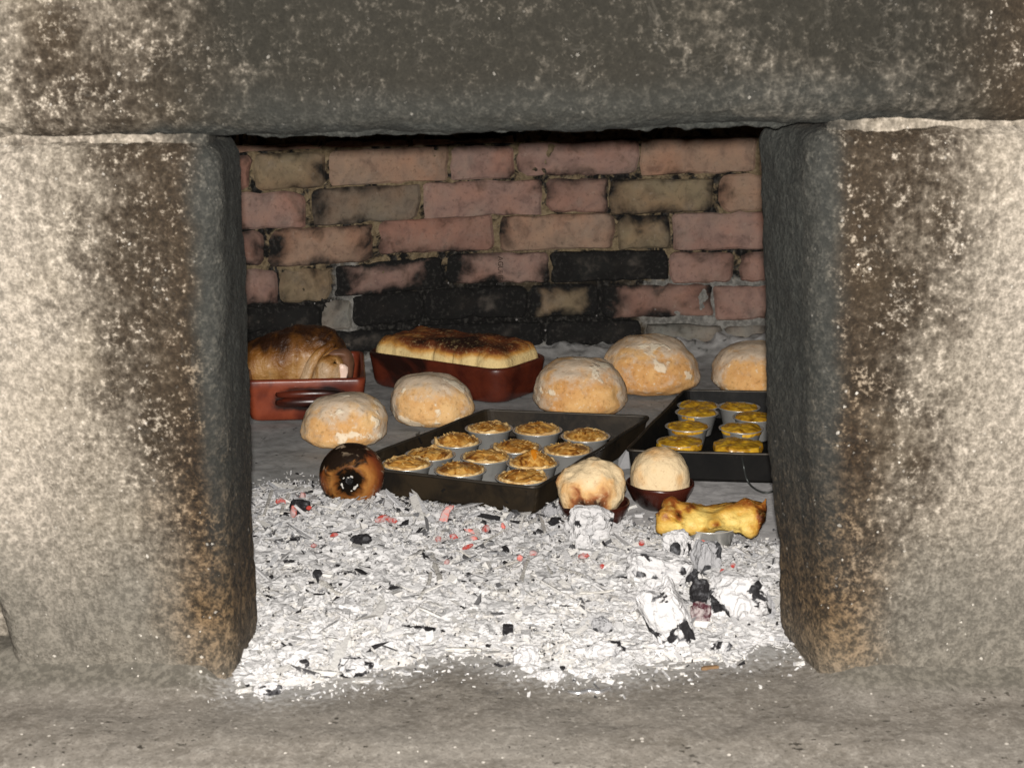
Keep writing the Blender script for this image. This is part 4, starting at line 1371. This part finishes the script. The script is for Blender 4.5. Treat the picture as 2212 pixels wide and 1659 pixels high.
# ---------------------------------------------------------------- small things
wp = [(1602, 985, .040), (1607, 1010, .030), (1612, 1032, .012), (1620, 1046, .0045), (1630, 1055, .004), (1641, 1061, .004), (1655, 1064, .0045), (1672, 1060, .006), (1690, 1050, .008)]
path = catmull([onz(u, v, z) for u, v, z in wp], 6)
V, F = tube(path, .0013, 8)
o = tag(mesh('wire', V, F, WIRE), 'thin bent dark wire on the ash in front of the black tray', 'wire')
fp = onz(1347, 1020, .0)
q = np.array([[-.008, 0, .004], [.009, .004, .004], [.007, .006, .036], [-.007, .006, .018]])
V = np.concatenate([q, q + [0, .0006, 0]])
o = tag(mesh('foil_scrap', V, [(0, 1, 2, 3), (7, 6, 5, 4), (0, 4, 5, 1), (1, 5, 6, 2), (2, 6, 7, 3), (3, 7, 4, 0)], FOIL, None, False, loc=(fp[0], fp[1], 0)), 'small grey foil scrap standing between the two clay bowls', 'foil')

# ---------------------------------------------------------------- ash and embers
POLY = [(520, 1075), (560, 1058), (640, 1048), (690, 1075), (760, 1085), (830, 1082), (1000, 1100), (1160, 1122), (1205, 1098), (1260, 1090), (1345, 1135), (1440, 1160), (1500, 1172), (1600, 1176), (1700, 1190), (1730, 1330), (1712, 1390), (1570, 1415), (1400, 1425), (1300, 1452), (1150, 1436), (1050, 1412), (940, 1404), (830, 1440), (740, 1455), (660, 1476), (580, 1484), (535, 1462)]
PW = np.array([onz(u, v, 0)[:2] for u, v in POLY])
def inside(p):
    x, y = p[:, 0], p[:, 1]
    ins = np.zeros(len(p), bool)
    n = len(PW)
    for i in range(n):
        a, b = PW[i], PW[i - 1]
        c = ((a[1] > y) != (b[1] > y)) & (x < (b[0] - a[0]) * (y - a[1]) / (b[1] - a[1] + 1e-12) + a[0])
        ins ^= c
    return ins
def sdist(p):
    d = np.full(len(p), 9.0)
    for i in range(len(PW)):
        a, b = PW[i - 1], PW[i]
        t = np.clip(((p - a) @ (b - a)) / ((b - a) @ (b - a)), 0, 1)
        d = np.minimum(d, np.linalg.norm(p - (a + t[:, None] * (b - a)), axis=1))
    return np.where(inside(p), d, -d)
def ash_h(p):
    q = np.c_[p, np.zeros(len(p))]
    d = sdist(p) + fbm(q, 24, 3, 4) * .030
    base = sst(-.010, .085, d)
    lumps = 1 + .75 * fbm(q, 20, 7, 3)
    leftpile = np.exp(-((p[:, 0] + .20) / .09) ** 2 - ((p[:, 1] - 1.97) / .07) ** 2)
    right = np.exp(-((p[:, 0] - .17) / .10) ** 2 - ((p[:, 1] - 1.74) / .13) ** 2)
    return base * (.012 * lumps + .010 * leftpile + .012 * right) + sst(-.004, .01, d) * (np.abs(fbm(q, 60, 1, 3)) * .009 + fbm(q, 210, 5, 2) * .0022) - sst(.0, -.008, d) * .006

dsill = sdist(SILL_DATA[0][:, :2])
tag(mesh('stone_sill', SILL_DATA[0], SILL_DATA[1].tolist(), SILL, attrs={'ash': sst(-.11, .01, dsill) * .9 * (1 - FILM), 'plaster_dim': sst(.02, .35, FILM)}), kind='structure')
nx, ny = 360, 400
gx = np.linspace(-.34, .36, nx); gy = np.linspace(1.44, 2.20, ny)
GX, GY = np.meshgrid(gx, gy)
p2 = np.c_[GX.ravel(), GY.ravel()]
hz = ash_h(p2)
q = np.c_[p2, np.zeros(len(p2))]
cb = .5 + .5 * fbm(q, 18, 4, 4)
colr = np.array([.46, .451, .446])[None, :] * (0.75 + .5 * np.clip(cb, 0, 1))[:, None]
# the ash nearer the mouth is a little creamier
cr = sst(1.9, 1.6, p2[:, 1])[:, None]
colr = colr * (1 + cr * np.array([[.08, .05, .0]]))
tag(mesh('ash_bed', np.c_[p2, hz], grid_faces(nx, ny), ASH, attrs={'col': colr}), 'bed of white and grey wood ash across the oven mouth', 'ash', kind='stuff')

def shards(n, lo, hi, elong, flatk, palette, probs, spill=.0, seed=1, tilt=.5, sink=.25, bias=None):
    g = np.random.default_rng(seed)
    pts = np.empty((0, 2))
    while len(pts) < n:
        c = np.c_[g.uniform(-.36, .38, n * 3), g.uniform(1.42, 2.20, n * 3)]
        d = sdist(c)
        keep = d > .004
        if spill: keep |= (d > -spill) & (g.random(len(c)) < np.exp(d / (spill * .30)) * .55)
        if bias is not None: keep &= g.random(len(c)) < bias(c)
        pts = np.concatenate([pts, c[keep]])
    pts = pts[:n]
    z = np.maximum(ash_h(pts), 0.0)
    s = lo * (hi / lo) ** (g.random(n) ** 1.7)
    L = s * (1 + g.random(n) ** 2 * elong); W = s * g.uniform(.35, .8, n); T = s * flatk * g.uniform(.5, 1.3, n)
    base = np.array([[-1, -1, -1], [1, -1, -1], [1, 1, -1], [-1, 1, -1], [-1, -1, 1], [1, -1, 1], [1, 1, 1], [-1, 1, 1]], float) * .5
    b = base[None] * (1 + g.uniform(-.55, .35, (n, 8, 3)))
    b = b * np.stack([L, W, T], 1)[:, None, :]
    yaw = g.uniform(0, math.pi, n); pit = g.normal(0, tilt, n); rol = g.normal(0, tilt, n)
    def rot(a, i, j):
        nonlocal b
        c, s_ = np.cos(a)[:, None], np.sin(a)[:, None]
        x, y = b[:, :, i].copy(), b[:, :, j].copy()
        b[:, :, i] = c * x - s_ * y; b[:, :, j] = s_ * x + c * y
    rot(rol, 1, 2); rot(pit, 0, 2); rot(yaw, 0, 1)
    b[:, :, 0] += pts[:, 0:1]; b[:, :, 1] += pts[:, 1:2]; b[:, :, 2] += (z + T * (.5 - sink) + .0006)[:, None]
    V = b.reshape(-1, 3)
    f = np.array([[0, 3, 2, 1], [4, 5, 6, 7], [0, 1, 5, 4], [1, 2, 6, 5], [2, 3, 7, 6], [3, 0, 4, 7]])
    F = (f[None] + (np.arange(n) * 8)[:, None, None]).reshape(-1, 4)
    pal = np.array(palette)[g.choice(len(palette), n, p=probs)] * g.uniform(.8, 1.15, (n, 1))
    nearness = sst(2.0, 1.6, pts[:, 1])[:, None]
    pal = pal * (1.0 + nearness * np.array([[.05, .045, .035]]))
    dull = (pal.mean(1) > .2)[:, None]
    pal = np.where(dull, pal + (np.array([[.49, .48, .473]]) - pal) * nearness * .35, pal)
    return V, F, np.repeat(np.clip(pal, 0, .8), 8, 0)
PAL = [(.49, .479, .476), (.505, .486, .458), (.40, .395, .40), (.27, .27, .278), (.08, .078, .08), (.018, .017, .018)]
PR = [.41, .30, .17, .06, .03, .03]
A = shards(5400, .003, .0115, 1.9, .42, PAL, PR, .06, 2, .26, .62)
B = shards(24000, .0012, .0040, 1.3, .7, PAL, [.36, .28, .16, .08, .06, .06], .09, 3, .7)
C = shards(900, .006, .016, 4.5, .16, PAL, [.34, .40, .15, .05, .03, .03], .02, 4, .30, .1)
E_ = shards(360, .008, .020, 1.2, .40, PAL, [.42, .34, .16, .05, .02, .01], .01, 9, .36, .55)
D = shards(240, .004, .011, 2.5, .5, PAL, [.0, .0, .0, .1, .4, .5], .02, 6, .5, .1, bias=lambda c: sst(1.55, 1.95, c[:, 1]))
# crumbling clots of ash
g_ = np.random.default_rng(77)
c_ = np.c_[g_.uniform(-.34, .36, 9000), g_.uniform(1.44, 2.12, 9000)]
c_ = c_[(sdist(c_) > -.010) & (g_.random(9000) < .25 + .75 * sst(2.0, 1.6, c_[:, 1]))][:1200]
V0, F0 = ICO[3]
r_ = .0030 + .0100 * g_.random(len(c_)) ** 2.4
Z0 = np.maximum(ash_h(c_), 0)
VV, CV = [], []
for i in range(len(c_)):
    rid = np.abs(fbm(V0, 1.4, i * 1.37, 3))
    q_ = V0 * (.55 + rid * 1.5 + fbm(V0, .8, i * 2.1, 2) * .8)[:, None] * [r_[i] * 1.2, r_[i], r_[i] * .55]
    VV.append(q_ + [c_[i, 0], c_[i, 1], Z0[i] + r_[i] * .05])
    CV.append(np.repeat(np.array([[.48, .47, .464]]) * g_.uniform(.78, 1.18), len(V0), 0))
VV = np.concatenate(VV); CV = np.concatenate(CV)
FF = (F0[None] + (np.arange(len(c_)) * len(V0))[:, None, None]).reshape(-1, 3)
tag(mesh('ash_clots', VV, FF, ASH, None, False, attrs={'col': CV}), 'soft crumbling clots of pale ash on the ash bed', 'ash', kind='stuff')

sets = [A, B, C, D, E_]
V = np.concatenate([x[0] for x in sets])
off = np.cumsum([0] + [len(x[0]) for x in sets])
F = np.concatenate([x[1] + off[i] for i, x in enumerate(sets)])
cc = np.concatenate([x[2] for x in sets])
tag(mesh('ash_flakes', V, F, ASH, None, False, attrs={'col': cc}), 'loose ash flakes and charcoal crumbs scattered over the ash bed', 'ash', kind='stuff')

def gz(p): return float(max(ash_h(np.array([[p[0], p[1]]]))[0], 0))
def lump(name, u, v, w, hpx, mat, label, seed, cat='coal', group=None, box=False, tiltz=0.0, tx=0.0, ty=0.0, dk=.8, amp=.28, lift=0.0):
    if mat is COAL_K: amp = .14
    """a coal whose picture outline is about w x hpx, resting on the ash"""
    z = .015
    for _ in range(5):
        c = onz(u, v, z)
        s = depth_of(c) / FPX
        rz_ = hpx * s / 2
        z = gz(c) + rz_ * .75 + lift
    rx = w * s / 2
    ry = dk * min(rx, rz_ * 1.4)
    if box:
        P, Fq = rbox(2, 2, 2, .22, .25)
        q = P * [rx, ry, rz_]
        P, Fq = rbox(2, 2, 2, .28, .125)
        q = P * [rx, ry, rz_]
        rg_ = np.abs(fbm(P * [1, 1, .5], 1.1, seed * 1.7, 2))
        q = q * (1 + fbm(P, .7, seed * 3.1, 2) * .34 + fbm(P, 2.4, seed, 3) * .13 - np.exp(-(rg_ / .05) ** 2) * .10)[:, None]
        F_ = Fq.tolist()
    else:
        V0, F0 = ICO[4]
        cr_ = np.abs(fbm(V0, 1.5, seed * 2.3, 2))
        q = V0 * (1 + fbm(V0, .9, seed * 3.1, 2) * amp * 1.5 + fbm(V0, 2.6, seed, 4) * .20 - np.exp(-(cr_ / .05) ** 2) * .16)[:, None]
        q = np.sign(q) * np.abs(q) ** .9 * [rx, ry, rz_]
        F_ = F0.tolist()
    o = mesh(name, q, F_, mat, None, smooth=False, loc=(c[0], c[1], z), rot=(tx, ty, tiltz))
    return tag(o, label, cat, group)

lump('coal', 1268, 1132, 96, 92, COAL_W, 'biggest white ash-covered coal with black cracks, leaning before the front clay bowl', 5, ty=-.2)
lump('coal', 1262, 1165, 34, 44, COAL_W, 'small bright white coal at the foot of the biggest white coal', 15)
lump('coal', 1190, 1102, 34, 34, COAL_G, 'small grey coal against the tray\'s front right corner', 31)
lump('coal', 1222, 1100, 40, 34, COAL_G, 'dark grey coal between the tray corner and the front clay bowl', 34)
lump('coal', 1464, 1178, 66, 68, COAL_W, 'upright white coal with a black burnt face before the bun tin', 8, ty=.1)
lump('coal', 1458, 1192, 24, 44, COAL_K, 'black charcoal piece standing on the upright white coal\'s front', 41, lift=.010)
lump('coal', 1526, 1202, 50, 74, COAL_G, 'grey squared coal with glowing pink streaks below the bun tin', 19, box=True, tiltz=.3, ty=.12)
lump('coal', 1420, 1226, 124, 62, COAL_W, 'long white split coal lying left of the black charcoal', 12, box=True, tiltz=-.15, ty=.10)
lump('coal', 1592, 1292, 132, 104, COAL_W, 'wide white ash-covered log end near the foot of the right pillar', 27, amp=.2)
lump('coal', 1648, 1315, 50, 70, COAL_G, 'pale grey curled coal against the right side of the wide log end', 37)
lump('coal', 1438, 1330, 86, 150, COAL_W, 'long white log slanting toward the sill with black end', 17, box=True, ty=-.42, dk=1.0)
lump('coal', 1420, 1330, 22, 44, COAL_K, 'black burnt notch piece on the slanting white log\'s left side', 18, box=True, ty=-.4, lift=.012)
lump('coal', 1512, 1276, 46, 58, COAL_K, 'shiny black charcoal lump between the slanting log and the wide log end', 23, lift=.006)
lump('ember', 1514, 1322, 44, 48, EMBER_D, 'dull purple glowing coal under the black charcoal lump', 29, 'ember')
lump('coal', 1484, 1244, 50, 34, COAL_K, 'black cracked coal glowing red above the black charcoal lump', 33)
lump('coal', 780, 1163, 46, 26, COAL_K, 'flat crumbly black coal in the ash below the onion', 47)
lump('coal', 686, 1240, 22, 24, COAL_K, 'small black coal at the left of the ash bed', 48)
lump('coal', 854, 1272, 30, 14, COAL_K, 'thin black charcoal chip in the middle of the left ash', 49)
lump('coal', 648, 1096, 46, 34, COAL_K, 'jagged black coal among the embers by the left pillar', 50)
lump('coal', 1097, 1360, 20, 22, COAL_K, 'black-banded stub of charcoal in the front middle of the ash', 51, box=True)
lump('coal', 1204, 1125, 34, 20, COAL_K, 'broken black coal just left of the biggest white coal', 52, ty=.4)
lump('coal', 764, 1442, 76, 40, COAL_W, 'broad soft white ash lump on the sill\'s left edge', 53)
lump('coal', 1134, 1416, 60, 44, COAL_W, 'white ash lump spilled onto the sill near its middle', 54)
lump('coal', 1312, 1402, 84, 40, COAL_W, 'cluster-like white ash lump at the front right of the ash', 55)
lump('coal', 1190, 1458, 62, 26, COAL_W, 'flat white ash flake farthest out on the sill', 56)
lump('coal', 580, 1488, 56, 28, COAL_W, 'white ash flake with black underside at the foot of the left pillar', 57)
lump('coal', 640, 1430, 60, 34, COAL_W, 'pale ash lump in the bottom left corner of the ash bed', 58)
lump('coal', 1300, 1360, 46, 36, COAL_G, 'grey-white rounded ash lump with a dark crack in the front right', 59)
lump('coal', 1555, 1398, 48, 26, COAL_W, 'white ash lump at the front right end of the ash', 60)
lump('coal', 850, 1390, 60, 26, COAL_W, 'low white ash lump at the front edge of the left ash', 61)

EM = [(606, 1090, 26, 16), (634, 1113, 14, 30), (654, 1078, 13, 20), (668, 1104, 12, 8), (748, 1070, 10, 18), (768, 1073, 8, 14), (824, 1128, 34, 18), (846, 1131, 26, 14), (947, 1172, 14, 16), (980, 1167, 20, 14), (1016, 1155, 26, 9), (1024, 1171, 18, 14),
      (1050, 1150, 14, 22), (1087, 1143, 10, 16), (1010, 1189, 28, 11), (965, 1222, 12, 16), (1123, 1213, 14, 18), (1152, 1203, 20, 14), (1261, 1209, 24, 14), (1402, 1281, 10, 24), (1490, 1252, 18, 14), (1562, 1242, 16, 7), (1582, 1230, 14, 12), (1518, 1186, 26, 8), (1522, 1212, 24, 7), (1300, 1231, 10, 12), (1386, 1180, 14, 16), (678, 1186, 14, 8), (722, 1163, 22, 9)]
EML = ['deep red ember just right of the upright stick by the left pillar', 'upright orange-pink ember left of the jagged black coal', 'pink ember tip above the jagged black coal', 'tiny red ember right of the jagged black coal',
 'small red ember at the left foot of the onion', 'tiny red ember under the middle of the onion', 'bright red left half of the ember pair below the onion', 'red-brown right half of the ember pair below the onion',
 'dark red ember leftmost of the cluster before the tart tray', 'red ember in the cluster, just right of the leftmost one', 'long thin orange ember at the top of the cluster before the tray', 'round pale pink ember in the middle of the cluster before the tray',
 'upright red ember at the right of the cluster before the tray', 'small pink ember farthest right near the tray front', 'flat dark red ember at the bottom of the cluster before the tray', 'round red ember alone below the cluster, by the broad ash stick',
 'pale pink ember left of the crossing ash sticks', 'orange-red ember at the top of the crossing ash sticks', 'striped orange ember below the biggest white coal', 'upright red ember left of the slanting white log',
 'red ember glowing on the black cracked coal', 'thin red ember behind the wide white log end', 'small red ember with dark tip near the right pillar', 'upper pink streak on the grey squared coal', 'lower pink streak on the grey squared coal',
 'tiny red ember left of the long split coal', 'dark red ember left of the upright white coal', 'small dull red ember left of the flat crumbly black coal', 'long dull red ember touching the flat crumbly black coal']
for i, (u, v, w, h) in enumerate(EM):
    pale = i in (1, 2, 10, 11, 13, 16, 23, 24)
    z = gz(onz(u, v, .012))
    c = onz(u, v, z + .004)
    s = depth_of(c) / FPX
    g = np.random.default_rng(i + 70)
    V, F = ICO[2]
    k_ = .012 if i in (23, 24) else 0
    q = V * (1 + fbm(V, 1.6, i * 3.3, 2) * .35)[:, None] * [w * s * .50, max(.0030, h * s * .46), max(.0026, h * s * .44)]
    o = mesh('ember', q, F.tolist(), EMBER_P if pale else EMBER, None, False, loc=(c[0], c[1] - (.012 if i in (23, 24) else 0), c[2] + (.012 if i in (23, 24) else .0045)), rot=(0, g.normal() * .3, g.normal() * .3))
    tag(o, EML[i], 'ember', 'embers in the ash')
# the one ember standing on end before the tray
c = onz(955, 1138, .008)
V, F = rbox(.010, .006, .022, .0015, .004)
V[:, 0] += (V[:, 2] + .011) * .35 + (V[:, 2] > .006) * .002
V = V * (1 + fbm(V, 90, 3, 2) * .2)[:, None]
o = mesh('ember', V, F.tolist(), EMBER_P, None, False, loc=(c[0], c[1], gz(c) + .010))
tag(o, 'pink ember standing on end in front of the dark tart tray', 'ember')

ST = [(942, 1236, 942 - 8, 1205, 952, 1270, 7, 'broad pale ash stick lying lengthwise in the middle of the ash'), (917, 1281, 930, 1252, 905, 1310, 5, 'pale ash stick just below the broad middle stick'), (989, 1388, 938, 1386, 1040, 1390, 8, 'thick white ash stick lying level at the front edge of the ash'),
      (714, 1278, 694, 1265, 736, 1292, 6, 'white ash stick with charred tip in the left ash'), (577, 1087, 588, 1068, 570, 1112, 3.4, 'thin upright ash stick touching the left pillar'), (622, 1085, 640, 1055, 608, 1115, 4.5, 'flat grey-white ash stick leaning among the left embers'), (656, 1097, 668, 1078, 646, 1118, 2.6, 'thin pale ash splinter beside the jagged black coal'),
      (1098, 1230, 1066, 1246, 1130, 1222, 3.6, 'slender pale ash stick pointing up toward the small embers'), (1142, 1240, 1152, 1205, 1126, 1275, 4.5, 'long pale ash stick slanting down right of the ash centre'), (1175, 1222, 1160, 1205, 1195, 1262, 4.0, 'pale ash splinter crossing beside the red embers'),
      (1010, 1212, 985, 1204, 1040, 1220, 2.8, 'thin straight ash splinter lying below the small embers'), (1240, 1255, 1210, 1240, 1275, 1275, 4.0, 'pale curved ash stick in the right half of the ash'), (1285, 1300, 1245, 1305, 1325, 1300, 5.0, 'long low white ash stick in front of the long split coal'), (1070, 1165, 1100, 1150, 1040, 1185, 2.4, 'fine grey ash splinter near the tray\'s front wall'), (655, 1395, 625, 1402, 690, 1390, 5.5, 'creamy white ash stick in the front left of the ash')]
for i, (u, v, u0, v0, u1, v1, r_, l_) in enumerate(ST):
    P0 = onz(u0, v0, .012); P1 = onz(u1, v1, .012)
    pts = [P0 + (P1 - P0) * t for t in np.linspace(0, 1, 7)]
    for p in pts: p[2] = gz(p) + .0035
    zz = np.linspace(pts[0][2], pts[-1][2], 7)
    bend = random.uniform(-.004, .004)
    for k, p in enumerate(pts): p[2] = max(zz[k], p[2] * .6 + zz[k] * .4) + .001; p[0] += bend * math.sin(math.pi * k / 6)
    s = depth_of(pts[3]) / FPX
    V, F = tube(pts, [r_ * s * random.uniform(.75, 1.15) for _ in range(7)], 7)
    cen = V.mean(0)
    V = (V - cen) * [1, 1, .7]
    V = V + (fbm(V, 110, i, 2) * .0012)[:, None]
    tag(mesh('ash_stick', V, F, STICK, None, False, loc=cen), l_, 'ash stick')

# twist of silvery ash and a brown chip on the sill
pp = [onz(u, v, .002) for u, v in ((1228, 1494), (1250, 1497), (1272, 1492), (1296, 1495), (1318, 1486))]
V, F = tube(catmull(pp, 5), [.0012 + .0016 * math.sin(math.pi * i / 20.0) for i in range(21)], 6)
V[:, 2] = np.maximum(V[:, 2], .0005)
tag(mesh('ash_curl', V, F, FOIL), 'silvery curled ash sliver alone on the sill', 'ash sliver')
V, F = rbox(.020, .005, .003, .0008, .003)
c = onz(1532, 1442, .003)
tag(mesh('wood_chip', V * (1 + fbm(V, 120, 2, 2) * .25)[:, None], F.tolist(), flat('brown_wood', (.20, .12, .06)), None, False, loc=(c[0], c[1], .0035), rot=(0, .1, .5)), 'brown half-burnt wood chip at the front right edge of the ash', 'wood chip')
